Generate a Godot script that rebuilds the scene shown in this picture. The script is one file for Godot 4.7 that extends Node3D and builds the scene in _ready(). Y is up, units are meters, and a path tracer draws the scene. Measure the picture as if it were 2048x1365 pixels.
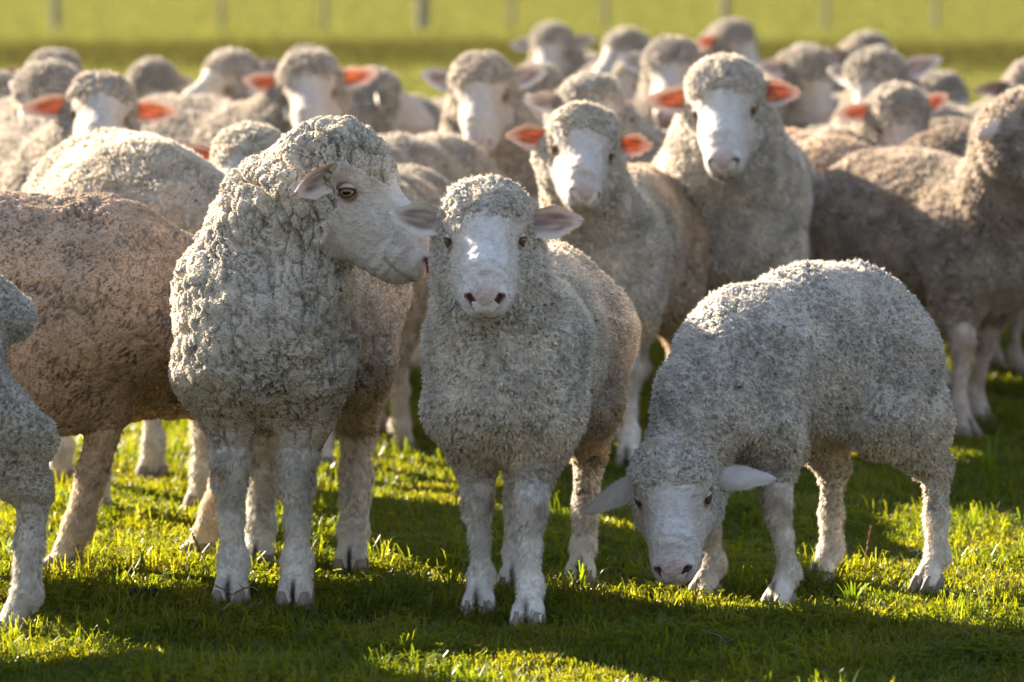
extends Node3D
# A flock of merino sheep in a paddock, back-lit by a low sun. y is up, the camera looks along -z, units are metres.

class Bone:
	var a: Vector3
	var b: Vector3
	var ra: float
	var rb: float
	var k: float
	var sx := 1.0
	var wool := 1.0
	var tone := 0          # 0 fleece, 1 leg hair, 2 face, 3 dark hollow
	var part := 0          # 0 trunk and legs, 1 neck, 2 head
	var carve := false

class Surf:
	var v := PackedVector3Array()
	var n := PackedVector3Array()
	var f := PackedInt32Array()
	var wool := PackedFloat32Array()
	var tone := PackedByteArray()
	var part := PackedByteArray()
	var col := PackedColorArray()

var noise_wide := FastNoiseLite.new()
var noise_mid := FastNoiseLite.new()
var noise_fine := FastNoiseLite.new()
var noise_crack := FastNoiseLite.new()
var M := {}
var lock_curly: ArrayMesh
var lock_short: ArrayMesh
var hair_tuft: ArrayMesh
var lock_far: ArrayMesh
var flock: Array = []
var made: Array = []
var used := {}
const SUN_AZIMUTH := 46.0
const SUN_HEIGHT := 22.3


func _ready() -> void:
	# ---- camera
	var cam := Camera3D.new()
	cam.name = "camera"
	add_child(cam)
	cam.position = Vector3(0, 1.34, 0)
	cam.rotation_degrees = Vector3(-5.03, 0, 0)
	var lens := CameraAttributesPhysical.new()
	lens.frustum_focal_length = 158.2
	lens.frustum_focus_distance = 9.05
	lens.frustum_near = 0.1
	lens.frustum_far = 1200.0
	lens.exposure_aperture = 4.4
	cam.attributes = lens
	cam.fov = 8.676
	cam.near = 0.1
	cam.far = 1200.0
	cam.current = true
	# ---- sky, exposure
	var we := WorldEnvironment.new()
	we.name = "environment"
	var env := Environment.new()
	var sky := Sky.new()
	var sm := ProceduralSkyMaterial.new()
	sm.sky_top_color = Color(0.50, 0.585, 0.71)
	sm.sky_horizon_color = Color(0.88, 0.87, 0.84)
	sm.sky_curve = 0.16
	sm.ground_bottom_color = Color(0.20, 0.24, 0.10)
	sm.ground_horizon_color = Color(0.55, 0.55, 0.40)
	sm.sun_angle_max = 30.0
	sky.sky_material = sm
	env.background_mode = Environment.BG_SKY
	env.sky = sky
	env.tonemap_mode = Environment.TONE_MAPPER_LINEAR
	env.tonemap_exposure = 6.5
	env.background_energy_multiplier = 0.32
	env.sdfgi_enabled = true
	env.ssao_enabled = true
	env.ssil_enabled = true
	we.environment = env
	add_child(we)
	# ---- sun: low, behind the flock and to the left
	var sun := DirectionalLight3D.new()
	sun.name = "sun"
	sun.light_energy = 1.6
	sun.light_color = Color(1.0, 0.945, 0.86)
	sun.light_angular_distance = 0.5
	sun.shadow_enabled = true
	add_child(sun)
	var az := deg_to_rad(SUN_AZIMUTH)
	var el := deg_to_rad(SUN_HEIGHT)
	var to_sun := Vector3(-sin(az) * cos(el), sin(el), -cos(az) * cos(el))
	sun.look_at_from_position(to_sun * 50.0, Vector3.ZERO, Vector3.UP)

	var t0 := Time.get_ticks_msec()
	make_noises()
	make_materials()
	make_ground()
	make_fence()
	make_grass()
	print("setting ", Time.get_ticks_msec() - t0)
	make_flock()
	print("flock ", Time.get_ticks_msec() - t0)
	make_litter()
	print("all ", Time.get_ticks_msec() - t0)


# ---------------------------------------------------------------- helpers

func make_noises() -> void:
	noise_wide.seed = 3
	noise_wide.frequency = 2.2
	noise_wide.fractal_octaves = 3
	noise_mid.seed = 5
	noise_mid.frequency = 11.0
	noise_mid.fractal_octaves = 2
	noise_fine.seed = 8
	noise_fine.frequency = 42.0
	noise_fine.fractal_octaves = 2
	noise_crack.seed = 11
	noise_crack.noise_type = FastNoiseLite.TYPE_CELLULAR
	noise_crack.cellular_return_type = FastNoiseLite.RETURN_DISTANCE2_SUB
	noise_crack.cellular_distance_function = FastNoiseLite.DISTANCE_EUCLIDEAN
	noise_crack.fractal_type = FastNoiseLite.FRACTAL_NONE
	noise_crack.frequency = 1.0
	noise_crack.cellular_jitter = 1.0


func noise_texture(freq: float, seed_: int, cellular := false, octaves := 4, size := 512) -> NoiseTexture2D:
	var n := FastNoiseLite.new()
	n.seed = seed_
	n.frequency = freq
	n.fractal_octaves = octaves
	if cellular:
		n.noise_type = FastNoiseLite.TYPE_CELLULAR
		n.cellular_return_type = FastNoiseLite.RETURN_DISTANCE
	var t := NoiseTexture2D.new()
	t.width = size
	t.height = size
	t.seamless = true
	t.noise = n
	return t


func plain(c: Color, rough := 0.9) -> StandardMaterial3D:
	var m := StandardMaterial3D.new()
	m.albedo_color = c.linear_to_srgb()
	m.roughness = rough
	m.metallic_specular = 0.3
	return m


func painted(rough := 0.95, back := Color.BLACK) -> StandardMaterial3D:
	var m := StandardMaterial3D.new()
	m.vertex_color_use_as_albedo = true
	m.roughness = rough
	m.metallic_specular = 0.2
	if back != Color.BLACK:
		m.backlight_enabled = true
		m.backlight = back.linear_to_srgb()
	return m


func make_materials() -> void:
	M.skin = painted(0.95)
	M.skin.heightmap_enabled = true
	M.skin.heightmap_texture = noise_texture(0.035, 21, true, 3)
	M.skin.heightmap_scale = 0.6
	M.skin.uv1_triplanar = true
	M.skin.uv1_scale = Vector3.ONE * 3.0
	M.wool = painted(0.95, Color(.8, .8, .8))
	M.hair = painted(0.8, Color(.5, .5, .5))
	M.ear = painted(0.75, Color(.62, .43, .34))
	M.ear_dim = painted(0.75, Color(.22, .13, .09))  # same ear with less backlight, for ears that should not glow
	M.eye = painted(0.06)
	M.eye.metallic_specular = 0.6
	M.pupil = plain(Color(0.006, 0.005, 0.005), 0.06)
	M.pupil.metallic_specular = 0.6
	M.hoof = painted(0.55)
	M.grass = painted(0.36, Color(1.5, 1.36, .27))
	M.grass.metallic_specular = 0.5
	M.far_grass = painted(0.9, Color(1.3, 1.3, .55))
	M.clover = painted(0.5, Color(1.3, 1.25, .25))
	M.straw = painted(0.8, Color(0.6, 0.55, 0.4))


func tag(o: Node, label: String, category: String, group := "") -> void:
	o.set_meta("label", label)
	o.set_meta("category", category)
	if group:
		o.set_meta("group", group)


func numbered(called: String) -> String:
	if not used.has(called):
		used[called] = 0
		return called
	used[called] += 1
	return "%s_%03d" % [called, used[called]]


func piece(called: String, mesh: Mesh, mat: Material, parent: Node3D) -> MeshInstance3D:
	var o := MeshInstance3D.new()
	o.name = called
	o.mesh = mesh
	o.material_override = mat
	parent.add_child(o, true)
	return o


func scatter(called: String, mesh: Mesh, mat: Material, buffer: PackedFloat32Array, parent: Node3D) -> MultiMeshInstance3D:
	var mm := MultiMesh.new()
	mm.transform_format = MultiMesh.TRANSFORM_3D
	mm.use_colors = true
	mm.mesh = mesh
	mm.instance_count = buffer.size() / 16
	mm.buffer = buffer
	var o := MultiMeshInstance3D.new()
	o.name = called
	o.multimesh = mm
	o.material_override = mat
	o.set_meta("kind", "stuff")
	parent.add_child(o, true)
	return o


func put_copy(buf: PackedFloat32Array, at: int, x: Vector3, y: Vector3, z: Vector3, o: Vector3, c: Color) -> void:
	buf[at] = x.x; buf[at + 1] = y.x; buf[at + 2] = z.x; buf[at + 3] = o.x
	buf[at + 4] = x.y; buf[at + 5] = y.y; buf[at + 6] = z.y; buf[at + 7] = o.y
	buf[at + 8] = x.z; buf[at + 9] = y.z; buf[at + 10] = z.z; buf[at + 11] = o.z
	buf[at + 12] = c.r; buf[at + 13] = c.g; buf[at + 14] = c.b; buf[at + 15] = 1.0


func tube(st: SurfaceTool, pts: Array, radii: Array, sides: int, color: Color = Color.WHITE) -> void:
	# an open tube through the points, closed to a point at its end by a small last radius
	var base := []
	for i in pts.size():
		var d: Vector3 = (pts[mini(i + 1, pts.size() - 1)] - pts[maxi(i - 1, 0)]).normalized()
		var u := d.cross(Vector3(0.31, 0.2, 0.93)).normalized()
		var w := d.cross(u)
		var ring := []
		for s in sides:
			var t := TAU * s / sides
			ring.append([pts[i] + (u * cos(t) + w * sin(t)) * radii[i], u * cos(t) + w * sin(t)])
		base.append(ring)
	for i in pts.size() - 1:
		for s in sides:
			var p = base[i][s]
			var q = base[i][(s + 1) % sides]
			var r = base[i + 1][(s + 1) % sides]
			var t = base[i + 1][s]
			for e in [p, r, q, p, t, r]:
				st.set_color(color)
				st.set_normal(e[1])
				st.add_vertex(e[0])


func strip(st: SurfaceTool, pts: Array, widths: Array, side: Vector3, color: Color = Color.WHITE, end_color: Color = Color.WHITE) -> void:
	for i in pts.size() - 1:
		var d: Vector3 = (pts[i + 1] - pts[i]).normalized()
		var n := d.cross(side).normalized()
		var c0 := color.lerp(end_color, float(i) / (pts.size() - 1))
		var c1 := color.lerp(end_color, float(i + 1) / (pts.size() - 1))
		var a: Vector3 = pts[i] - side * widths[i]
		var b: Vector3 = pts[i] + side * widths[i]
		var c: Vector3 = pts[i + 1] + side * widths[i + 1]
		var e: Vector3 = pts[i + 1] - side * widths[i + 1]
		var quad := [[a, c0], [b, c0], [c, c1]]
		if widths[i + 1] > 0.0:
			quad += [[a, c0], [c, c1], [e, c1]]
		for q in quad:
			st.set_normal(n)
			st.set_color(q[1])
			st.add_vertex(q[0])


# ---------------------------------------------------------------- ground, fence, grass

func ground_height(x: float, z: float) -> float:
	return noise_wide.get_noise_2d(x * 0.35, z * 0.35) * 0.03


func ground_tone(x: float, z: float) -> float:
	# 0 fresh grass .. 1 darker, duller tone: a band in front of the fence
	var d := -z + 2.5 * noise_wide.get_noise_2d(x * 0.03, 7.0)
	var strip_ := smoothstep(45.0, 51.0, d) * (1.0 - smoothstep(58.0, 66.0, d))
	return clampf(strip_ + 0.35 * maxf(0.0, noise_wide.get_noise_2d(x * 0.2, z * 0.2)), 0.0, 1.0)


func make_ground() -> void:
	var mat := painted(1.0)
	mat.heightmap_enabled = true
	mat.heightmap_texture = noise_texture(0.06, 31)
	mat.heightmap_scale = 2.0
	mat.uv1_triplanar = true
	mat.uv1_world_triplanar = true
	mat.uv1_scale = Vector3.ONE * 1.5
	var zs := [4.0]
	var z := 0.0
	while z > -16.0:
		zs.append(z)
		z -= 0.25
	while z > -900.0:
		zs.append(z)
		z *= 1.06
	zs.append(-900.0)
	var xs := []
	for i in 81:
		var u := (i - 40) / 40.0
		xs.append(u * 4.0 + signf(u) * pow(absf(u), 5.0) * 396.0)
	var st := SurfaceTool.new()
	st.begin(Mesh.PRIMITIVE_TRIANGLES)
	for j in zs.size():
		for i in xs.size():
			var x: float = xs[i]
			var zz: float = zs[j]
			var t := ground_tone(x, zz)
			var nn := 0.5 + 0.5 * noise_mid.get_noise_2d(x * 0.4, zz * 0.4)
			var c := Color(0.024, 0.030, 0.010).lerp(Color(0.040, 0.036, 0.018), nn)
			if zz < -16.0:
				c = Color(0.17, 0.16, 0.08).lerp(Color(0.21, 0.195, 0.105), nn)  # far ground paler: backlit brightness and haze put into the colour
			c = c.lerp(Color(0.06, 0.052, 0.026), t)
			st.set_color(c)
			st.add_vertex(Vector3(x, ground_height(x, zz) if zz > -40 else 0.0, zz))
	for j in zs.size() - 1:
		for i in xs.size() - 1:
			var a := j * xs.size() + i
			for k in [a, a + 1 + xs.size(), a + 1, a, a + xs.size(), a + 1 + xs.size()]:
				st.add_index(k)
	st.generate_normals()
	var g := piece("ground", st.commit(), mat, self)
	g.set_meta("kind", "structure")


func make_fence() -> void:
	# a post-and-wire fence across the paddock, some seventy metres off
	var wood := plain(Color(0.36, 0.33, 0.23), 0.95)
	wood.heightmap_enabled = true
	wood.heightmap_texture = noise_texture(0.05, 37)
	wood.uv1_triplanar = true
	var steel := plain(Color(0.16, 0.15, 0.13), 0.6)
	var rng := RandomNumberGenerator.new()
	rng.seed = 77
	var root := Node3D.new()
	root.name = "wire_fence"
	root.position = Vector3(0, 0, -71)
	add_child(root)
	tag(root, "post and wire fence crossing the field far behind the flock", "fence")
	var spots := [-11.8, -9.4, -7.2, -4.57, -2.95, -1.41, 0.0, 1.47, 3.36, 4.94, 6.67, 8.9, 11.2]
	for i in spots.size():
		var thick := 0.075 if i in [2, 5, 8, 11] else 0.045
		var high := 1.35 if thick > 0.06 else 1.2
		if i == 5:
			thick = 0.11
		var st := SurfaceTool.new()
		st.begin(Mesh.PRIMITIVE_TRIANGLES)
		var lean := rng.randf_range(-0.03, 0.03)
		tube(st, [Vector3(0, -0.2, 0), Vector3(lean * 0.5, high * 0.5, 0), Vector3(lean, high - 0.02, 0), Vector3(lean, high, 0), Vector3(lean, high + 0.005, 0)], [thick, thick * 0.97, thick * 0.95, thick * 0.85, 0.001], 10)
		var p := piece("post", st.commit(), wood, root)
		p.position = Vector3(spots[i], 0, 0)
	for w in 5:
		var st := SurfaceTool.new()
		st.begin(Mesh.PRIMITIVE_TRIANGLES)
		var pts := []
		var rad := []
		for k in 49:
			pts.append(Vector3(-12.0 + k * 0.5, 0.25 + w * 0.22 - 0.01 * absf(sin(k * 0.7)), 0.1))
			rad.append(0.004)
		tube(st, pts, rad, 4)
		piece("wire", st.commit(), steel, root)


func grass_clump(seed_: int, blades: int, spread: float, high: float, wide: float, mown := 0.0) -> ArrayMesh:
	var rng := RandomNumberGenerator.new()
	rng.seed = seed_
	var st := SurfaceTool.new()
	st.begin(Mesh.PRIMITIVE_TRIANGLES)
	for i in blades:
		var a := rng.randf() * TAU
		var r := spread * sqrt(rng.randf())
		var p := Vector3(cos(a) * r, -0.004, sin(a) * r)
		var h := high * rng.randf_range(0.45, 1.15)
		var la := rng.randf() * TAU
		var lean := Vector3(cos(la), 0, sin(la)) * h * rng.randf_range(0.15, 1.0)
		var side := Vector3(cos(la + PI * 0.5 + rng.randf_range(-0.8, 0.8)), 0, sin(la + PI * 0.5 + rng.randf_range(-0.8, 0.8)))
		var w := wide * rng.randf_range(0.6, 1.2)
		var g := rng.randf_range(0.6, 1.35)
		var c := Color(g, g * rng.randf_range(0.92, 1.05), g * rng.randf_range(0.8, 1.1))
		if rng.randf() < 0.10:
			c = Color(2.4, 1.55, 1.9) * g
		var q := p + Vector3(0, h * 0.55, 0) + lean * 0.25
		var q2 := p + Vector3(0, h * 0.88, 0) + lean * 0.62
		var e := p + Vector3(0, h * rng.randf_range(0.75, 1.05), 0) + lean * 1.05
		strip(st, [p, q, q2, e], [w * 0.8, w, w * 0.65, 0.0 if mown < 0.5 else w * 0.4], side, c * 0.9, c * 1.1)
	return st.commit()


func clover_clump(seed_: int) -> ArrayMesh:
	var rng := RandomNumberGenerator.new()
	rng.seed = seed_
	var st := SurfaceTool.new()
	st.begin(Mesh.PRIMITIVE_TRIANGLES)
	for i in 5:
		var p := Vector3(rng.randf_range(-0.025, 0.025), 0, rng.randf_range(-0.025, 0.025))
		var top := p + Vector3(rng.randf_range(-0.01, 0.01), rng.randf_range(0.010, 0.026), rng.randf_range(-0.01, 0.01))
		strip(st, [p, top], [0.0006, 0.0005], Vector3(1, 0, 0))
		var g := rng.randf_range(0.8, 1.2)
		var tilt := Vector3(rng.randf_range(-0.5, 0.5), 1, rng.randf_range(-0.5, 0.5)).normalized()
		var u := tilt.cross(Vector3(0, 0, 1)).normalized()
		var w := u.cross(tilt)
		var turn := rng.randf() * TAU
		for l in 3:
			var a := turn + TAU * l / 3.0
			var d := u * cos(a) + w * sin(a)
			var s := u * -sin(a) + w * cos(a)
			var size := rng.randf_range(0.006, 0.009)
			var rim := [top, top + d * size * 0.6 + s * size * 0.5 + tilt * 0.001, top + d * size * 1.05 + s * size * 0.35 + tilt * 0.001, top + d * size * 0.95, top + d * size * 1.05 - s * size * 0.35 + tilt * 0.001, top + d * size * 0.6 - s * size * 0.5 + tilt * 0.001]
			for k in range(1, 5):
				for q in [rim[0], rim[k + 1], rim[k]]:
					st.set_color(Color(g, g, g))
					st.set_normal(tilt)
					st.add_vertex(q)
	return st.commit()


func sow(called: String, mesh: Mesh, mat: Material, seed_: int, n: int, d0: float, d1: float, power: float, size: Vector2, tall: Vector2, parent: Node3D, bias := 0.0, margin := 0.7) -> void:
	var rng := RandomNumberGenerator.new()
	rng.seed = seed_
	var buf := PackedFloat32Array()
	buf.resize(n * 16)
	var m := 0
	for i in n:
		var d := d0 + (d1 - d0) * pow(rng.randf(), power)
		var half := 0.1138 * d + margin
		var x := rng.randf_range(-half, half)
		var lush := noise_wide.get_noise_2d(x * 0.9 + 31.0, d * 0.9)
		if lush < bias + rng.randf_range(-0.25, 0.25):
			continue
		var s := rng.randf_range(size.x, size.y)
		var h := rng.randf_range(tall.x, tall.y) * (1.0 + 0.5 * lush)
		var a := rng.randf() * TAU
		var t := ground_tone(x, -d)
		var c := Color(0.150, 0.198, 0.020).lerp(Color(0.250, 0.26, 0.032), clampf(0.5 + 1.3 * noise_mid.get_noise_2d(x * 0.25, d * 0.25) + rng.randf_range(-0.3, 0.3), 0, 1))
		c = c.lerp(Color(0.155, 0.158, 0.075), smoothstep(14.0, 30.0, d))  # paler with distance, haze and backlight painted into the blades
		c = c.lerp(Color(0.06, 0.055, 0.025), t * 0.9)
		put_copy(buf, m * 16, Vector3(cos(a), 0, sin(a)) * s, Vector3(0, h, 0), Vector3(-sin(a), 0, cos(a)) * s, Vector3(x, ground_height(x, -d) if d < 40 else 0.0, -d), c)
		m += 1
	buf.resize(m * 16)
	scatter(called, mesh, mat, buf, parent)


func make_grass() -> void:
	var g := Node3D.new()
	g.name = "grass"
	g.set_meta("kind", "stuff")
	g.set_meta("label", "short green pasture grass with clover under and around the flock")
	add_child(g)
	for i in 4:
		sow("fine_grass", grass_clump(100 + i, 13, 0.045, 0.026, 0.0017), M.grass, 200 + i, 9000, 7.8, 12.6, 1.25, Vector2(0.8, 1.3), Vector2(0.6, 1.15), g, -0.6)
	for i in 3:
		sow("long_grass", grass_clump(120 + i, 7, 0.03, 0.055, 0.0017), M.grass, 220 + i, 3000, 7.8, 13.0, 1.2, Vector2(0.8, 1.3), Vector2(0.6, 1.2), g, 0.02)
	for i in 2:
		sow("clover", clover_clump(140 + i), M.clover, 240 + i, 3000, 7.8, 10.5, 1.2, Vector2(0.8, 1.4), Vector2(0.7, 1.2), g, 0.0)
	for i in 2:
		sow("middle_grass", grass_clump(150 + i, 26, 0.09, 0.05, 0.0022), M.grass, 250 + i, 9000, 12.4, 24.0, 1.0, Vector2(0.9, 1.5), Vector2(0.7, 1.2), g, -0.6, 1.2)
	for i in 2:
		sow("far_grass", grass_clump(160 + i, 40, 0.30, 0.050, 0.008), M.far_grass, 260 + i, 12000, 23.0, 140.0, 0.72, Vector2(0.9, 1.6), Vector2(0.8, 1.4), g, -0.6, 3.0)


# ---------------------------------------------------------------- the body as one surface: distance field to surface nets

func bone(list: Array, a: Vector3, b: Vector3, ra: float, rb: float, k := 0.05, wool := 1.0, tone := 0, part := 0, sx := 1.0, carve := false) -> Bone:
	var o := Bone.new()
	o.a = a; o.b = b; o.ra = ra; o.rb = rb; o.k = k; o.wool = wool; o.tone = tone; o.part = part; o.sx = sx; o.carve = carve
	list.append(o)
	return o


func net(bones: Array, lo: Vector3, hi: Vector3, c: float) -> Surf:
	var nx := int(ceil((hi.x - lo.x) / c)) + 1
	var ny := int(ceil((hi.y - lo.y) / c)) + 1
	var nz := int(ceil((hi.z - lo.z) / c)) + 1
	var sxy := nx * ny
	var F := PackedFloat32Array()
	F.resize(sxy * nz)
	F.fill(1.0)
	var W := PackedByteArray()
	W.resize(sxy * nz)
	for bi in bones.size():
		var o: Bone = bones[bi]
		var k := o.k
		var reach := k + 2.6 * c
		var big := maxf(o.ra, o.rb) + reach
		var x0 := maxi(0, int(floor((minf(o.a.x, o.b.x) - big * o.sx - lo.x) / c)))
		var x1 := mini(nx - 1, int(ceil((maxf(o.a.x, o.b.x) + big * o.sx - lo.x) / c)))
		var y0 := maxi(0, int(floor((minf(o.a.y, o.b.y) - big - lo.y) / c)))
		var y1 := mini(ny - 1, int(ceil((maxf(o.a.y, o.b.y) + big - lo.y) / c)))
		var z0 := maxi(0, int(floor((minf(o.a.z, o.b.z) - big - lo.z) / c)))
		var z1 := mini(nz - 1, int(ceil((maxf(o.a.z, o.b.z) + big - lo.z) / c)))
		if x1 < x0 or y1 < y0 or z1 < z0:
			continue
		var isx := 1.0 / o.sx
		var ax := o.a.x * isx
		var dx := o.b.x * isx - ax
		var dy := o.b.y - o.a.y
		var dz := o.b.z - o.a.z
		var inv := 1.0 / maxf(dx * dx + dy * dy + dz * dz, 1e-9)
		var ra := o.ra
		var dr := o.rb - o.ra
		var carve := o.carve
		for iz in range(z0, z1 + 1):
			var qz := lo.z + iz * c - o.a.z
			for iy in range(y0, y1 + 1):
				var qy := lo.y + iy * c - o.a.y
				var row := iz * sxy + iy * nx
				var part_t := (qy * dy + qz * dz) * inv
				var step_t := dx * inv
				for ix in range(x0, x1 + 1):
					var qx := (lo.x + ix * c) * isx - ax
					var t := clampf(qx * step_t + part_t, 0.0, 1.0)
					var ex := qx - dx * t
					var ey := qy - dy * t
					var ez := qz - dz * t
					var d := sqrt(ex * ex + ey * ey + ez * ez) - ra - dr * t
					if d > reach:
						continue
					var i := row + ix
					var f := F[i]
					if carve:
						d = -d
						if d > f - 0.5 * c:
							W[i] = bi
						var hc := k - absf(f - d)
						F[i] = maxf(f, d) + (hc * hc * 0.25 / k if hc > 0.0 else 0.0)
					else:
						if d < f:
							W[i] = bi
						var h := k - absf(f - d)
						F[i] = minf(f, d) - (h * h * 0.25 / k if h > 0.0 else 0.0)
	# one vertex in each cell that the surface crosses
	var s := Surf.new()
	var at := PackedInt32Array()
	at.resize(sxy * nz)
	at.fill(-1)
	var cells := PackedInt32Array()
	var off := PackedInt32Array([0, 1, nx, nx + 1, sxy, sxy + 1, sxy + nx, sxy + nx + 1])
	var ea := PackedInt32Array([0, 2, 4, 6, 0, 1, 4, 5, 0, 1, 2, 3])
	var eb := PackedInt32Array([1, 3, 5, 7, 2, 3, 6, 7, 4, 5, 6, 7])
	var corner: Array[Vector3] = []
	for j in 8:
		corner.append(Vector3(j & 1, (j >> 1) & 1, j >> 2))
	var g := PackedFloat32Array()
	g.resize(8)
	var far := 2.6 * c
	for iz in nz - 1:
		for iy in ny - 1:
			var row := iz * sxy + iy * nx
			for ix in nx - 1:
				var i := row + ix
				var f0 := F[i]
				if f0 > far or f0 < -far:
					continue
				var inside := 0
				for j in 8:
					var fj := F[i + off[j]]
					g[j] = fj
					if fj < 0.0:
						inside += 1
				if inside == 0 or inside == 8:
					continue
				var p := Vector3.ZERO
				var m := 0
				for e in 12:
					var fa := g[ea[e]]
					var fb := g[eb[e]]
					if (fa < 0.0) != (fb < 0.0):
						p += corner[ea[e]].lerp(corner[eb[e]], fa / (fa - fb))
						m += 1
				at[i] = s.v.size()
				cells.append(i)
				s.v.append(lo + (Vector3(ix, iy, iz) + p / m) * c)
				var grad := Vector3(g[1] + g[3] + g[5] + g[7] - g[0] - g[2] - g[4] - g[6], g[2] + g[3] + g[6] + g[7] - g[0] - g[1] - g[4] - g[5], g[4] + g[5] + g[6] + g[7] - g[0] - g[1] - g[2] - g[3])
				s.n.append(grad.normalized())
				var wl := 0.0
				for j in 8:
					wl += (bones[W[i + off[j]]] as Bone).wool
				var best: Bone = bones[W[i]]
				s.wool.append(wl / 8.0)
				s.tone.append(best.tone)
				s.part.append(best.part)
				s.col.append(Color.WHITE)
	var st := [[1, nx, sxy], [nx, sxy, 1], [sxy, 1, nx]]
	for i in cells:
		for ax_ in 3:
			var along: int = st[ax_][0]
			var u: int = st[ax_][1]
			var w: int = st[ax_][2]
			if i + along >= F.size() or i - u - w < 0:
				continue
			var a_in := F[i] < 0.0
			if a_in == (F[i + along] < 0.0):
				continue
			var q0 := at[i - u]
			var q1 := at[i]
			var q2 := at[i - w]
			var q3 := at[i - u - w]
			if q0 < 0 or q1 < 0 or q2 < 0 or q3 < 0:
				continue
			if a_in:
				s.f.append_array([q0, q1, q2, q0, q2, q3])
			else:
				s.f.append_array([q0, q2, q1, q0, q3, q2])
	return s


# ---------------------------------------------------------------- the rig

func head_frame(at: Vector3, yaw: float, pitch: float, roll := 0.0) -> Transform3D:
	var y := deg_to_rad(yaw)
	var p := deg_to_rad(pitch)
	var z := Vector3(sin(y) * cos(p), sin(p), cos(y) * cos(p))
	var x := Vector3(cos(y), 0, -sin(y))
	var b := Basis(x, z.cross(x), z)
	b = Basis(z, deg_to_rad(roll)) * b
	return Transform3D(b, at)


func head_bones(hs: Vector3, lamb: bool, cap: float) -> Array:
	# in the head's own frame: z along the bridge to the nose, y out of the bridge, metres
	var L := []
	var add := func(a: Vector3, b: Vector3, ra: float, rb: float, k: float, wool: float, tone: int, carve := false) -> void:
		var m := (hs.x + hs.y + hs.z) / 3.0
		bone(L, a * hs, b * hs, ra * m, rb * m, k, wool, tone, 2, 1.0, carve)
	add.call(Vector3(0, .015, -.078), Vector3(0, .034, -.01), .078, .062, .03, 1.0, 0)
	add.call(Vector3(0, .055, -.075), Vector3(0, .070, -.025), .070 * cap, .052 * cap, .03, 1.0, 0)
	add.call(Vector3(.03, .062, -.06), Vector3(-.03, .062, -.06), .062 * cap, .062 * cap, .03, 1.0, 0)
	add.call(Vector3(0, .030, .0), Vector3(0, .026, .105), .056, .047, .04, 0.0, 2)
	add.call(Vector3(0, .050, .02), Vector3(0, .040, .12), .030, .024, .03, 0.0, 2)
	add.call(Vector3(0, .018, .11), Vector3(0, .004, .162), .047, .045, .02, 0.0, 2)
	for s in [-1.0, 1.0]:
		add.call(Vector3(.028 * s, -.050, -.03), Vector3(.016 * s, -.034, .13), .054, .030, .04, 0.0, 2)
		add.call(Vector3(.034 * s, -.02, -.02), Vector3(.028 * s, -.005, .06), .040, .034, .03, 0.0, 2)
		add.call(Vector3(.048 * s, -.045, -.085), Vector3(.040 * s, -.06, -.03), .060, .046, .04, 0.8, 0)
		# brow, lids
		add.call(Vector3(.050 * s, .040, -.045), Vector3(.054 * s, .042, -.012), .021, .016, .018, 0.0, 2)
		add.call(Vector3(.058 * s, .008, -.045), Vector3(.056 * s, .006, -.012), .012, .010, .015, 0.0, 2)
		# wings of the nose, upper lip
		add.call(Vector3(.024 * s, .010, .176), Vector3(.018 * s, -.008, .182), .020, .020, .012, 0.0, 2)
		add.call(Vector3(.018 * s, -.014, .172), Vector3(.030 * s, -.016, .13), .022, .021, .015, 0.0, 2)
	add.call(Vector3(0, -.036, .158), Vector3(0, -.040, .12), .024, .028, .018, 0.0, 2)
	for s in [-1.0, 1.0]:
		add.call(Vector3(.012 * s, .004, .208), Vector3(.028 * s, .021, .190), .0055, .0070, .004, 0.0, 3, true)
		add.call(Vector3(.002 * s, -.024, .192), Vector3(.030 * s, -.029, .158), .0034, .0034, .004, 0.0, 3, true)
		add.call(Vector3(.030 * s, -.029, .158), Vector3(.040 * s, -.018, .118), .0034, .0030, .004, 0.0, 3, true)
	add.call(Vector3(0, .008, .206), Vector3(0, -.022, .196), .0030, .0030, .004, 0.0, 3, true)
	return L


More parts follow.
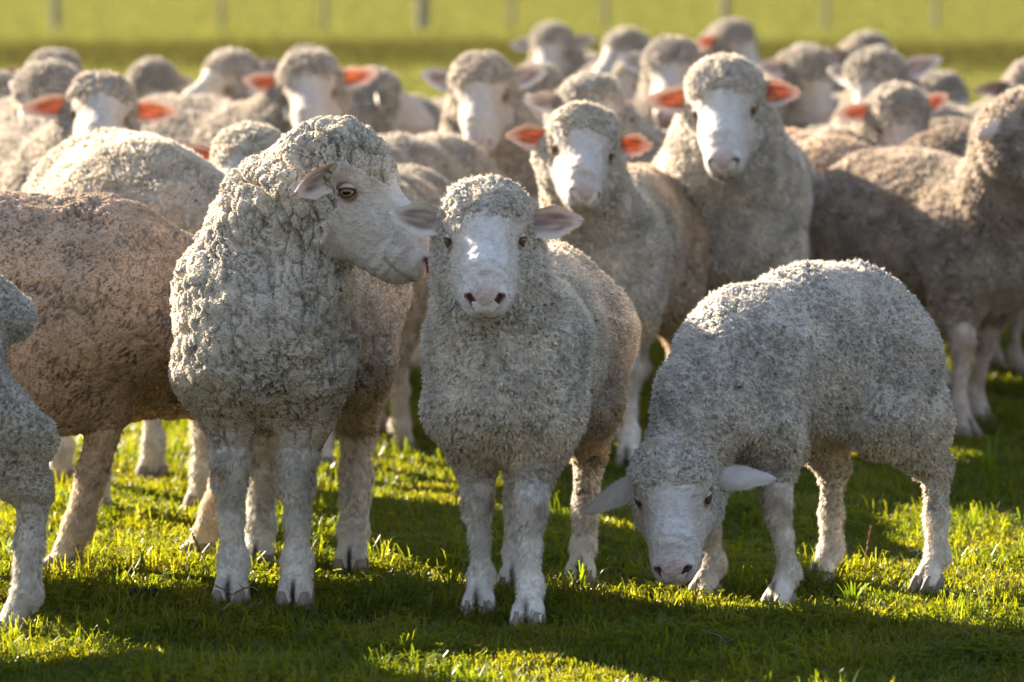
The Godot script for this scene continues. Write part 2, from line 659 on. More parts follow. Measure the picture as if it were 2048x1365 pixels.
func rig(sp: Dictionary) -> Array:
	# bones in the sheep's own frame: z forwards, x to its left, the origin on the ground under its middle
	var L := []
	var k: float = sp.k
	var g: float = sp.get("girth", 1.0)
	var ln: float = sp.get("length", 1.0)
	var lk := k * float(sp.get("legs", 1.0))
	var drop: float = sp.get("drop", 0.0)
	var up := func(p: Vector3) -> Vector3: return Vector3(p.x * k * g, p.y * k + drop, p.z * k * ln)
	var top: float = sp.get("arch", 0.0)
	bone(L, up.call(Vector3(0, .565, .17)), up.call(Vector3(0, .560 + top, -.10)), .172 * k, .196 * k, .06, 1.0, 0, 0, .92 * g)
	bone(L, up.call(Vector3(0, .560 + top, -.10)), up.call(Vector3(0, .585 + top * .6, -.29)), .196 * k, .166 * k, .06, 1.0, 0, 0, .92 * g)
	bone(L, up.call(Vector3(0, .590 + top * .6, -.29)), up.call(Vector3(0, .575 + top * .5, -.40)), .160 * k, .115 * k, .06, 1.0, 0, 0, .95 * g)
	bone(L, up.call(Vector3(0, .52, .24)), up.call(Vector3(0, .46, .19)), .150 * k, .125 * k, .06, 1.0, 0, 0, .95 * g)
	if sp.has("tail"):
		var tl: Vector3 = sp.tail
		bone(L, up.call(Vector3(0, .66, -.47)), up.call(Vector3(0, .66, -.47)) + tl, .05 * k, .045 * k, .03)
	elif not sp.has("docked"):
		bone(L, up.call(Vector3(0, .64, -.45)), up.call(Vector3(0, .56, -.50)), .045 * k, .032 * k, .03)
	var feet: Array = sp.feet     # front left, front right, hind left, hind right, as Vector2(x, z)
	for i in 4:
		var s := 1.0 if i % 2 == 0 else -1.0
		var fp := Vector3(feet[i].x, 0, feet[i].y)
		var lr := k * float(sp.get("leg_thick", .93))
		if i < 2:
			var sh: Vector3 = up.call(Vector3(.070 * s, .57, .20))
			var pt: Vector3 = up.call(Vector3(.098 * s, .45, .235))
			var el: Vector3 = up.call(Vector3(.092 * s, .37, .185))
			el = el.lerp(Vector3(fp.x, el.y, fp.z), 0.40)
			bone(L, sh, pt, .112 * k, .082 * k, .05)
			bone(L, pt, el, .080 * k, .058 * k, .04, 1.0)
			var kn := Vector3(lerpf(fp.x, el.x, .25), .250 * lk, lerpf(fp.z, el.z, .35) + .016)
			var ft := Vector3(fp.x, .085 * lk, fp.z - .010)
			var fo := el.lerp(kn, .55)
			bone(L, el, fo, .056 * k, .037 * lr, .035, .62, 0)
			bone(L, fo, kn, .037 * lr, .030 * lr, .02, .42, 0)
			bone(L, kn + Vector3(0, .024, .006), kn - Vector3(0, .020, -.004), .0315 * lr, .0300 * lr, .014, .30, 1)
			bone(L, kn, kn.lerp(ft, .5), .0265 * lr, .0215 * lr, .014, .26, 1)
			bone(L, kn.lerp(ft, .5), ft, .0215 * lr, .0215 * lr, .014, .20, 1)
			bone(L, ft, ft + Vector3(0, -.004, -.006), .0262 * lr, .0255 * lr, .016, .2, 1)
			bone(L, ft, Vector3(fp.x, .038, fp.z + .014), .0265 * lr, .029 * lr, .014, .15, 1)
			for t in [-1.0, 1.0]:
				bone(L, Vector3(fp.x + .015 * t, .036, fp.z + .014), Vector3(fp.x + .018 * t, .018, fp.z + .030), .019 * k, .017 * k, .006, .1, 1)
		else:
			var hip: Vector3 = up.call(Vector3(.080 * s, .57, -.31))
			var stf: Vector3 = up.call(Vector3(.105 * s, .43, -.235))
			stf = stf.lerp(Vector3(fp.x, stf.y, fp.z + .12 * k), 0.30)
			var ho := Vector3(lerpf(fp.x, stf.x, .25), .290 * lk, fp.z - float(sp.get("hock", .070)) * k)
			var ft2 := Vector3(fp.x, .085 * lk, fp.z - .014)
			bone(L, hip, stf, .132 * k, .086 * k, .05)
			bone(L, up.call(Vector3(.075 * s, .52, -.39)), ho + Vector3(0, .10, 0), .092 * k, .046 * k, .08)
			bone(L, stf, ho, .080 * k, .040 * lr, .06, .8)
			bone(L, ho, ho + Vector3(0, .012, -.010), .030 * lr, .022 * lr, .015, .55, 0)
			bone(L, ho, ho.lerp(ft2, .5), .035 * lr, .029 * lr, .02, .46, 0)
			bone(L, ho.lerp(ft2, .5), ft2, .029 * lr, .0245 * lr, .014, .32, 1)
			bone(L, ft2, ft2 + Vector3(0, -.004, -.006), .0262 * lr, .0255 * lr, .016, .2, 1)
			bone(L, ft2, Vector3(fp.x, .038, fp.z + .012), .0260 * lr, .028 * lr, .014, .15, 1)
			for t in [-1.0, 1.0]:
				bone(L, Vector3(fp.x + .015 * t, .036, fp.z + .012), Vector3(fp.x + .018 * t, .018, fp.z + .028), .0185 * k, .0165 * k, .006, .1, 1)
	# neck
	var H: Transform3D = sp.head
	var hm: float = (sp.hs.x + sp.hs.y + sp.hs.z) / 3.0
	var n0: Vector3 = up.call(Vector3(0, .60, .20))
	var n2: Vector3 = H * (Vector3(0, -.005, -.085) * sp.hs)
	var n1: Vector3 = sp.get("bend", n0.lerp(n2, .5) + Vector3(0, -.02, .03) * k)
	var th: float = sp.get("neck", 1.0)
	bone(L, n0, n1, .158 * k * th, .120 * k * th, .06, 1.0, 0, 1)
	bone(L, n1, n2, .120 * k * th, .088 * hm, .05, 1.0, 0, 1)
	bone(L, up.call(Vector3(0, .50, .26)), n1.lerp(n2, .35) + Vector3(0, -.03, 0), .12 * k * th, .07 * k * th, .06, 1.0, 0, 1)
	for e in sp.get("extra", []):
		bone(L, e[0], e[1], e[2], e[3], .05, 1.0, 0, 1)
	return L


# how woolly and what colour the head is at a place in its own frame (for a head of size 1)
func head_look(p: Vector3, sp: Dictionary, jitter: float, eye_at: Vector3) -> Array:
	var j := jitter * 0.010
	var ahead: float = sp.get("cap_front", 0.0)
	var woolly := maxf(smoothstep(-.040 + j * 1.6, -.072 + j * 1.6, p.z - .25 * maxf(0.0, absf(p.x) - .05)), smoothstep(.060, .086, p.y + j - .25 * maxf(p.z + .02, 0.0)) * smoothstep(.026 + j * 1.5, -.010 + j * 1.5, p.z - ahead))
	woolly = maxf(woolly, smoothstep(-.038, -.066, p.y + j * 1.5) * smoothstep(.045, -.02, p.z + j * 1.5) * float(sp.get("cheeks", 1.0)))
	woolly = maxf(woolly, smoothstep(.050, .068, absf(p.x) + j * .6) * smoothstep(.006, -.016, p.y + j) * smoothstep(.02, -.01, p.z) * float(sp.get("cheeks", 1.0)) * .7)
	var face: Color = sp.face
	var nose := smoothstep(.174, .194, p.z + float(sp.get("nose_more", 0.0)) + .2 * p.y + j * .4) * smoothstep(-.040, -.014, p.y) * smoothstep(.044, .018, absf(p.x) + maxf(0.0, .006 - p.y) * .35)
	var c := face.lerp(sp.nose, nose * .75)
	c = c.lerp(face * Color(.80, .68, .62), smoothstep(.02, .0, Vector2(absf(p.x) - .066, p.y - .022).length() + absf(p.z + .025) * .6) * .5)
	c = c.lerp(face * Color(.80, .70, .60), clampf(smoothstep(.026, .05, absf(p.x)) * .45 + jitter * .22, 0.0, .6) * smoothstep(.13, .06, p.z))
	c = c.lerp(face * Color(.86, .74, .68), .5 * smoothstep(.10, .16, p.z) * clampf(.5 + jitter, 0.0, 1.0))
	var ax := Vector3(absf(p.x), p.y, p.z)
	var flat := Vector3(0, p.y, p.z)
	c = c.lerp(Color(.11, .05, .045), smoothstep(.0085, .0045, from_line(ax * Vector3(.6, 1, 1), Vector3(.0075, .004, .206), Vector3(.019, .020, .186))))
	c = c.lerp(Color(.24, .16, .14), .6 * smoothstep(.0060, .0016, minf(from_line(flat, Vector3(0, -.024, .205), Vector3(0, -.029, .158)), from_line(flat, Vector3(0, -.029, .158), Vector3(0, -.024, .130)))))
	c = c.lerp(Color(.34, .19, .17), .7 * smoothstep(.004, .0015, from_line(ax, Vector3(0, .008, .206), Vector3(0, -.022, .196))))
	var near_eye := from_line(ax, eye_at + Vector3(-.002, 0, -.008), eye_at + Vector3(.002, 0, .008))
	c = c.lerp(face * Color(.72, .60, .52), .8 * smoothstep(.034, .016, near_eye))
	c = c.lerp(Color(.13, .085, .07), .9 * smoothstep(.020, .0135, near_eye))
	c = c.lerp(Color(.24, .16, .12), .6 * smoothstep(.006, .002, from_line(ax, eye_at + Vector3(-.012, -.004, .014), eye_at + Vector3(-.014, -.014, .034))))
	c = c.lerp((sp.fleece as Color).lerp(face, .35), smoothstep(0.0, .45, woolly))
	c = c.lerp(sp.fleece, smoothstep(.3, 1.0, woolly))
	if near_eye < .022:
		woolly = minf(woolly, -.2)
	return [woolly, c]


func from_line(p: Vector3, a: Vector3, b: Vector3) -> float:
	var d := b - a
	return (p - a - d * clampf((p - a).dot(d) / d.length_squared(), 0.0, 1.0)).length()


func grow(index: int) -> void:
	var sp: Dictionary = flock[index]
	var rng := RandomNumberGenerator.new()
	rng.seed = 1000 + index
	var bones := rig(sp)
	var H: Transform3D = sp.head
	var hb := head_bones(sp.hs, sp.lamb, sp.get("cap", 1.0))
	if sp.has("cap_front"):
		bone(hb, Vector3(.015, .080, -.005) * sp.hs, Vector3(-.015, .080, -.005) * sp.hs, .042, .042, .03, 1.0, 0, 2)
	var all := bones.duplicate()
	for o: Bone in hb:
		if o.carve:
			continue
		bone(all, H * o.a, H * o.b, o.ra, o.rb, o.k, o.wool, o.tone, 2)
	var lo := Vector3.ONE * 9.0
	var hi := Vector3.ONE * -9.0
	for o: Bone in all:
		var r := maxf(o.ra, o.rb) + .04
		for q in [o.a, o.b]:
			lo = lo.min(q - Vector3.ONE * r)
			hi = hi.max(q + Vector3.ONE * r)
	var cell: float = sp.cell
	var body := net(all, lo, hi, cell)
	var box_lo: Vector3 = Vector3(-.135, -.150, -.105) * sp.hs
	var box_hi: Vector3 = Vector3(.135, .165, .225) * sp.hs
	var HI := H.affine_inverse()
	var shrink: Vector3 = Vector3.ONE * (cell * 1.9 + float(sp.head_cell) * 1.5)
	# the head, on its own finer grid
	var hl := []
	for o: Bone in bones:
		if o.part == 1:
			bone(hl, HI * o.a, HI * o.b, o.ra, o.rb, o.k, o.wool, o.tone, 1)
	hl.append_array(hb)
	var head := net(hl, box_lo, box_hi, sp.head_cell)
	# where the eyes sit on the head
	var eyes := []
	for s in [-1.0, 1.0]:
		var from: Vector3 = Vector3(.020 * s, .012, -.034) * sp.hs
		var dir: Vector3 = Vector3(.80 * s, .24, .44).normalized()
		var best := -1.0
		var at_best := 0
		for i in head.v.size():
			var c: float = (head.v[i] - from).normalized().dot(dir)
			if c > best:
				best = c
				at_best = i
		eyes.append([head.v[at_best], head.n[at_best]])
	# join
	var keep := PackedByteArray()
	keep.resize(body.v.size())
	for i in body.v.size():
		var p := HI * body.v[i]
		var inbox := p.x > box_lo.x + shrink.x and p.y > box_lo.y + shrink.y and p.z > box_lo.z + shrink.z and p.x < box_hi.x - shrink.x and p.y < box_hi.y - shrink.y and p.z < box_hi.z - shrink.z
		keep[i] = 0 if inbox and body.part[i] > 0 else 1
	var faces := PackedInt32Array()
	for i in range(0, body.f.size(), 3):
		if keep[body.f[i]] == 1 and keep[body.f[i + 1]] == 1 and keep[body.f[i + 2]] == 1:
			faces.append(body.f[i]); faces.append(body.f[i + 1]); faces.append(body.f[i + 2])
	# colours, lumps and cracks of the trunk
	var fleece: Color = sp.fleece
	var flank: Color = sp.get("flank", fleece)
	var leg: Color = sp.get("leg", fleece.lerp(sp.face, .5))
	var crack: float = sp.get("crack", 0.0)
	var size: Vector3 = sp.get("crack_size", Vector3(.03, .05, .03))
	var rift: float = sp.get("rift", .16)
	var lump: float = sp.get("lump", .006)
	var nb := body.v.size()
	var v := body.v
	v.append_array(head.v.duplicate())
	var nrm := body.n
	nrm.append_array(head.n.duplicate())
	var wool := body.wool
	wool.append_array(head.wool)
	var col := body.col
	col.append_array(head.col)
	var hs: Vector3 = sp.hs
	for i in v.size():
		var p := v[i]
		if i < nb:
			var back := smoothstep(.16, -.22, p.z / sp.k) * float(sp.get("flank_mix", 1.0))
			var w := wool[i]
			var c := fleece.lerp(flank, back)
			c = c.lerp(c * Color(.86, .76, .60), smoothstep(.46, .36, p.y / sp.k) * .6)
			c = leg.lerp(c, smoothstep(.2, .75, w))
			if body.tone[i] == 1 and p.y < .075:
				for fq: Vector2 in sp.feet:
					if absf(p.x - fq.x) < .012 and absf(p.z - fq.y) < .07:
						c = c.lerp(Color(.07, .05, .04), smoothstep(.0075, .003, absf(p.x - fq.x)) * smoothstep(.075, .045, p.y) * smoothstep(.0, .02, p.z - fq.y))
			if body.tone[i] == 1:
				c = c.lerp(c * Color(.62, .52, .42), smoothstep(.028, .012, absf(p.y - .245 * sp.k)) * clampf(.5 + noise_mid.get_noise_3dv(p * 2.0), 0.0, 1.0))
			c *= 1.0 + .22 * noise_mid.get_noise_3dv(p) + .18 * noise_wide.get_noise_3dv(p * 2.0)
			col[i] = c
		else:
			var q := p / hs
			var look := head_look(q, sp, noise_fine.get_noise_3dv(p * .6) + .6 * noise_mid.get_noise_3dv(p * 2.0), (eyes[1][0] as Vector3) / hs)
			var c2: Color = look[1]
			if head.part[i - nb] == 1:
				look[0] = 1.0
				c2 = fleece
			wool[i] = look[0]
			col[i] = c2 * (1.0 + .10 * noise_mid.get_noise_3dv(p * 3.0) + .08 * noise_fine.get_noise_3dv(p * 2.0))
			v[i] = H * p
			nrm[i] = H.basis * nrm[i]
	for i in head.f:
		faces.append(i + nb)
	var folds: float = sp.get("folds", 0.0)
	for i in v.size():
		if i >= nb:
			var hp := HI * v[i] / hs
			if hp.z > .085 and wool[i] < .3:
				v[i] -= nrm[i] * .0011 * sin(hp.z * 240.0 + 30.0 * absf(hp.x) + 3.0 * noise_mid.get_noise_3dv(v[i])) * smoothstep(.085, .11, hp.z) * smoothstep(.175, .15, hp.z)
		if folds > 0.0 and wool[i] > .6 and v[i].z > -.05:
			var p5 := v[i]
			var wave := absf(sin((p5.x * 1.0 + p5.y * .34 - p5.z * .5) * 50.0 + 5.0 * noise_wide.get_noise_3dv(p5 * 1.2)))
			var on := smoothstep(-.05, .1, p5.z) * smoothstep(.45, .62, p5.y) * clampf(.5 + 1.4 * noise_wide.get_noise_3dv(p5 * 1.6 + Vector3(3, 0, 0)), 0.0, 1.0)
			v[i] -= nrm[i] * folds * smoothstep(.42, .05, wave) * on
	var depth := PackedFloat32Array()   # 0 in a crack of the fleece, 1 on it
	depth.resize(v.size())
	for i in v.size():
		var w2 := wool[i]
		var e := 1.0
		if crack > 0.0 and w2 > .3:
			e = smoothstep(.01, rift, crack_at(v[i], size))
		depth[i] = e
		var face_keep := smoothstep(.30, .6, w2)
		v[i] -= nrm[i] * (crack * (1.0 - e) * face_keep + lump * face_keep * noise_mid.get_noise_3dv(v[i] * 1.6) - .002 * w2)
	var acc := PackedVector3Array()
	acc.resize(v.size())
	for i in range(0, faces.size(), 3):
		var a := faces[i]
		var b := faces[i + 1]
		var c3 := faces[i + 2]
		var fn := (v[c3] - v[a]).cross(v[b] - v[a])
		acc[a] += fn; acc[b] += fn; acc[c3] += fn
	for i in v.size():
		if acc[i].length_squared() > 1e-16:
			acc[i] = acc[i].normalized()
		else:
			acc[i] = nrm[i]
	# fleece: locks of wool on the woolly skin, short hair on legs and face
	var eye: Vector3 = (sp.here as Transform3D).affine_inverse() * Vector3(0, 1.34, 0)
	var locks := PackedFloat32Array()
	var hairs := PackedFloat32Array()
	var dens: float = sp.locks
	var hdens: float = sp.hairs
	var lw: float = sp.lock_size
	var ll: float = sp.lock_length
	var messy: float = sp.get("messy", .9 if crack < .008 else .4)
	var nl := 0
	var nh := 0
	locks.resize(16 * 1024)
	hairs.resize(16 * 1024)
	for i in range(0, faces.size(), 3):
		var a := faces[i]
		var b := faces[i + 1]
		var c4 := faces[i + 2]
		var area := (v[b] - v[a]).cross(v[c4] - v[a]).length() * .5
		var w3 := (wool[a] + wool[b] + wool[c4]) / 3.0
		var facing := acc[a].dot((eye - v[a]).normalized())
		var want := area * lerpf(hdens, dens, smoothstep(.28, .55, w3)) * (1.0 if facing > -.35 else .3)
		var count := int(want) + (1 if rng.randf() < want - int(want) else 0)
		for j in count:
			var u := rng.randf()
			var t := rng.randf()
			if u + t > 1.0:
				u = 1.0 - u
				t = 1.0 - t
			var p := v[a] + (v[b] - v[a]) * u + (v[c4] - v[a]) * t
			var n := (acc[a] + (acc[b] - acc[a]) * u + (acc[c4] - acc[a]) * t).normalized()
			if w3 < -.02:
				continue
			var w4 := wool[a] + (wool[b] - wool[a]) * u + (wool[c4] - wool[a]) * t
			var cc := col[a].lerp(col[b], u)
			cc = cc.lerp(col[c4], t / maxf(1.0 - u + t, .5) * .5)
			var e2 := depth[a] + (depth[b] - depth[a]) * u + (depth[c4] - depth[a]) * t
			if crack > 0.0 and w4 > .3:
				e2 = smoothstep(.01, rift, crack_at(p, size))
			var n1 := noise_mid.get_noise_3dv(p * 1.3 + Vector3(5, 0, 0))
			var n2 := noise_mid.get_noise_3dv(p * 1.3 + Vector3(0, 9, 0))
			var n3 := noise_mid.get_noise_3dv(p * 1.3 + Vector3(0, 0, 7))
			if w4 > .28 and rng.randf() < smoothstep(.28, .55, w4):
				if e2 < .45:
					continue
				var dir := (n + Vector3(n1, n2 - .28, n3) * messy + Vector3(rng.randf_range(-.3, .3), rng.randf_range(-.3, .3), rng.randf_range(-.3, .3))).normalized()
				var L2 := ll * rng.randf_range(.7, 1.3) * lerpf(.5, 1.0, smoothstep(.3, .8, w4)) * (.55 + .45 * e2)
				if L2 < .003:
					L2 = .003
				var x := dir.cross(Vector3(rng.randf_range(-1, 1), rng.randf_range(-1, 1), rng.randf_range(-1, 1))).normalized()
				var wd := lw * rng.randf_range(.75, 1.3)
				if nl * 16 + 16 > locks.size():
					locks.resize(locks.size() * 2)
				put_copy(locks, nl * 16, x * wd, dir * L2, x.cross(dir) * wd, p - n * .003, cc * 1.15 * rng.randf_range(.88, 1.1))
				if rng.randf() < .006:
					locks[nl * 16 + 12] *= .45; locks[nl * 16 + 13] *= .36; locks[nl * 16 + 14] *= .22
				nl += 1
			else:
				var down := (Vector3(0, -1, 0) + n * .75 + Vector3(n1, n2, n3) * .5).normalized()
				if i / 3 >= 0 and a >= nb:
					down = (H.basis * Vector3(0, 0, .2) + Vector3(0, -.25, 0) + n * .55 + Vector3(n1, n2, n3) * .4).normalized()
				var hl2 := lerpf(.0042, .011, smoothstep(.0, .3, w4)) * rng.randf_range(.7, 1.3) * float(sp.get("hair_length", 1.0))
				var x2 := down.cross(n + Vector3(rng.randf_range(-.4, .4), rng.randf_range(-.4, .4), rng.randf_range(-.4, .4))).normalized()
				if nh * 16 + 16 > hairs.size():
					hairs.resize(hairs.size() * 2)
				var hw := hl2 * .62
				put_copy(hairs, nh * 16, x2 * hw, down * hl2, x2.cross(down) * hw, p - n * .001, cc * rng.randf_range(.95, 1.25))
				nh += 1
	locks.resize(nl * 16)
	hairs.resize(nh * 16)
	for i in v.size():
		col[i] = col[i] * lerpf(1.0, .62, smoothstep(.35, .6, wool[i])) * lerpf(.4, 1.0, depth[i])  # skin darker under wool; cracks painted darker still for their shade
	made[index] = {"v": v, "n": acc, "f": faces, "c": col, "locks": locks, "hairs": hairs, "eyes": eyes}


func crack_at(p: Vector3, size: Vector3) -> float:
	var warp := Vector3(noise_mid.get_noise_3dv(p), noise_mid.get_noise_3dv(p + Vector3(3, 3, 3)), noise_mid.get_noise_3dv(p - Vector3(4, 1, 4))) * .026
	var one := noise_crack.get_noise_3dv((p + warp) / size) + 1.0
	var two := noise_crack.get_noise_3dv((p - warp * .5 + Vector3(.3, .1, .2)) / (size * Vector3(2.1, 1.6, 2.1))) + 1.0
	var part_ := clampf(.75 + 1.1 * noise_mid.get_noise_3dv(p * .9 - Vector3(2, 6, 1)), 0.0, 1.0)
	return minf(lerpf(.5, one, part_), two * 1.6 + .05)


# ---------------------------------------------------------------- small parts of a sheep

func lock_mesh(seed_: int, strands: int, wisps: int, curl: float, wisp := .045, fat := .26) -> ArrayMesh:
	var rng := RandomNumberGenerator.new()
	rng.seed = seed_
	var st := SurfaceTool.new()
	st.begin(Mesh.PRIMITIVE_TRIANGLES)
	for i in strands:
		var a := TAU * i / strands + rng.randf_range(-.5, .5)
		var base := Vector3(cos(a), 0, sin(a)) * rng.randf_range(.12, .34)
		var ph := rng.randf() * TAU
		var pts := []
		var tall := rng.randf_range(.75, 1.05)
		for s in 4:
			var y := tall * s / 3.0
			pts.append(base * (1.0 - .35 * y) + Vector3(cos(ph + y * 4.0), 0, sin(ph + y * 4.0)) * curl * y + Vector3(0, y, 0))
		tube(st, pts, [fat, fat, fat * .75, fat * .12], 5, Color.WHITE * rng.randf_range(.9, 1.05))
	for i in wisps:
		var a := rng.randf() * TAU
		var base := Vector3(cos(a), 0, sin(a)) * rng.randf_range(.0, .45)
		var out_ := Vector3(cos(a), 0, sin(a)) * rng.randf_range(.0, .55)
		var side := Vector3(-sin(a), 0, cos(a))
		var tall := rng.randf_range(1.0, 1.5)
		strip(st, [base, base + out_ * .4 + Vector3(0, tall * .55, 0), base + out_ + Vector3(0, tall, 0)], [wisp, wisp * .8, 0.0], side)
	return st.commit()


func hair_mesh(seed_: int, n: int) -> ArrayMesh:
	var rng := RandomNumberGenerator.new()
	rng.seed = seed_
	var st := SurfaceTool.new()
	st.begin(Mesh.PRIMITIVE_TRIANGLES)
	for i in n:
		var base := Vector3(rng.randf_range(-.5, .5), 0, rng.randf_range(-.3, .3))
		var out_ := Vector3(rng.randf_range(-.4, .4), 0, rng.randf_range(-.3, .3))
		var tall := rng.randf_range(.7, 1.15)
		strip(st, [base, base + out_ * .4 + Vector3(0, tall * .55, 0), base + out_ + Vector3(0, tall, 0)], [.05, .045, 0.0], Vector3(1, 0, rng.randf_range(-.5, .5)).normalized())
	return st.commit()


func ear_mesh(inner: Color, outer: Color, length: float, wide: float, curl: float, wave := 0.0) -> ArrayMesh:
	# a cupped leaf with a skin inside and outside; y along the ear, z out of its hollow
	var st := SurfaceTool.new()
	st.begin(Mesh.PRIMITIVE_TRIANGLES)
	var nu := 14
	var nv := 11
	var place := func(u: float, w: float, side: float) -> Vector3:
		var half := wide * (pow(sin(PI * clampf(u * .80 + .16, 0.0, 1.0)), .75)) * (1.0 - .40 * u) if u < .93 else wide * pow(sin(PI * .904), .75) * .628 * sqrt(maxf(0.0, (1.0 - u) / .07))
		half = maxf(half * (1.0 + .05 * sin(u * 11.0 + wave) + .03 * sin(u * 23.0 + wave * 2.0)), .0005)
		var cup := lerpf(1.25, .45, smoothstep(0.0, .8, u)) * curl
		var ang := w * cup
		var r := half / maxf(cup, .05)
		var thick := .0022 * (1.0 - w * w) * side
		return Vector3(sin(ang) * (r - thick), u * length, (1.0 - cos(ang)) * r + thick + .10 * length * u * u * 0.6)
	var rng := RandomNumberGenerator.new()
	rng.seed = int(wave * 100.0) + 5
	for i in 110:                     # hair fringing the rim
		var u := rng.randf_range(.12, .99)
		var w := 1.0 if rng.randf() < .5 else -1.0
		var p: Vector3 = place.call(u, w, 0.0)
		var d := Vector3(w * (1.15 - u), .35 + .7 * u, rng.randf_range(-.4, .5)).normalized()
		var l := rng.randf_range(.004, .009)
		st.set_smooth_group(2)
		for q in [p - Vector3(0, .0006, 0), p + d * l, p + Vector3(0, .0006, 0)]:
			st.set_color(outer)
			st.add_vertex(q)
	for side in [1.0, -1.0]:
		for i in nu:
			for j in nv:
				var q := []
				for d in [[0, 0], [0, 1], [1, 1], [1, 0]]:
					var u := float(i + d[0]) / nu
					var w := float(j + d[1]) / nv * 2.0 - 1.0
					var p: Vector3 = place.call(u, w, side)
					var mid := smoothstep(.76, .40, absf(w)) * smoothstep(.92, .62, u)
					var vein_fade := .24 * sin(u * 9.0 + w * 6.0 + wave) + .22 * sin(w * 14.0 - u * 5.0) - .35 * smoothstep(.3, .9, u)  # veins, plus the painted glow fading towards the tip
					var c := outer
					if side > 0.0:
						c = outer.lerp(inner * (1.0 + vein_fade), mid)
					c *= 1.0 + .22 * noise_mid.get_noise_3dv(p * 5.0 + Vector3(wave, 0, side))
					q.append([p, c])
				var order := [0, 1, 2, 0, 2, 3] if side < 0.0 else [0, 2, 1, 0, 3, 2]
				for k in order:
					st.set_smooth_group(0 if side > 0.0 else 1)
					st.set_color(q[k][1])
					st.add_vertex(q[k][0])
	st.generate_normals()
	return st.commit()


func eye_mesh(r: float, iris: Color) -> ArrayMesh:
	var st := SurfaceTool.new()
	st.begin(Mesh.PRIMITIVE_TRIANGLES)
	var n := 14
	for i in n:
		for j in 2 * n:
			var q := []
			for d in [[0, 0], [0, 1], [1, 1], [1, 0]]:
				var th: float = PI * (i + d[0]) / n
				var ph: float = TAU * (j + d[1]) / (2 * n)
				var p := Vector3(sin(th) * cos(ph), sin(th) * sin(ph), cos(th))
				var c := iris if th < .92 else Color(.05, .035, .03)
				if th > .75 and th < 1.0:
					c = iris * .3
				q.append([p, c])
			for k in [0, 1, 2, 0, 2, 3]:
				st.set_color(q[k][1])
				st.set_normal(q[k][0])
				st.add_vertex(q[k][0] * r)
	return st.commit()


func pupil_mesh(r: float) -> ArrayMesh:
	# a bar-shaped pupil lying on the eyeball
	var st := SurfaceTool.new()
	st.begin(Mesh.PRIMITIVE_TRIANGLES)
	var pts := []
	for i in 24:
		var a := TAU * i / 24.0
		var x := .46 * signf(cos(a)) * pow(absf(cos(a)), .6)
		var y := .20 * signf(sin(a)) * pow(absf(sin(a)), .6)
		pts.append(Vector3(x, y, sqrt(1.0 - x * x - y * y)))
	for i in 24:
		var a0: Vector3 = pts[i]
		var b0: Vector3 = pts[(i + 1) % 24]
		var am := (a0 + Vector3(0, 0, 1)).normalized()
		var bm := (b0 + Vector3(0, 0, 1)).normalized()
		for p in [Vector3(0, 0, 1), bm, am, am, bm, b0, am, b0, a0]:
			st.set_normal(p)
			st.add_vertex(p * r * 1.02)
	return st.commit()


func lid_mesh(r: float, skin: Color) -> ArrayMesh:
	# upper and lower lids: two shells round the eyeball, their edges dark
	var st := SurfaceTool.new()
	st.begin(Mesh.PRIMITIVE_TRIANGLES)
	for way in [1.0, -1.0]:
		for i in 6:
			for j in 16:
				var q := []
				for d in [[0, 0], [0, 1], [1, 1], [1, 0]]:
					var across := lerpf(-1.35, 1.35, (j + d[1]) / 16.0)
					var open_ := (.42 if way > 0.0 else .46) * maxf(0.0, 1.0 - pow(across / 1.15, 2.0))
					var rise: float = lerpf(open_, 1.35, (i + d[0]) / 6.0) * way
					var p := Vector3(sin(across) * cos(rise), sin(rise), cos(across) * cos(rise))
					var c := skin * Color(.85, .75, .68)
					if i + d[0] < 2:
						c = Color(.07, .045, .04)
					q.append([p, c])
				for k in ([0, 2, 1, 0, 3, 2] if way > 0.0 else [0, 1, 2, 0, 2, 3]):
					st.set_color(q[k][1])
					st.set_normal(q[k][0])
					st.add_vertex(q[k][0] * r)
	return st.commit()


func hoof_mesh(k: float, c: Color) -> ArrayMesh:
	# two toes side by side
	var st := SurfaceTool.new()
	st.begin(Mesh.PRIMITIVE_TRIANGLES)
	for t in [-1.0, 1.0]:
		var rings := []
		for r in 4:
			var y: float = [0.036, 0.022, 0.002, -.006][r]
			var grow_: float = [.80, 1.0, 1.16, 1.1][r]
			var ring := []
			for s in 12:
				var a := TAU * s / 12.0
				var x := cos(a) * .0175 * grow_
				var z := sin(a) * .030 * grow_
				if z > 0.0:
					x *= 1.0 - .35 * z / .03
					z *= 1.25
				ring.append(Vector3(x + .0195 * t, y, z + .024 - y * .35) * Vector3(k, 1.0, k))
			rings.append(ring)
		for r in 3:
			for s in 12:
				var q := (s + 1) % 12
				for p in [rings[r][s], rings[r][q], rings[r + 1][q], rings[r][s], rings[r + 1][q], rings[r + 1][s]]:
					st.set_color(c * (1.0 - .12 * r))
					st.add_vertex(p)
	st.generate_normals()
	return st.commit()


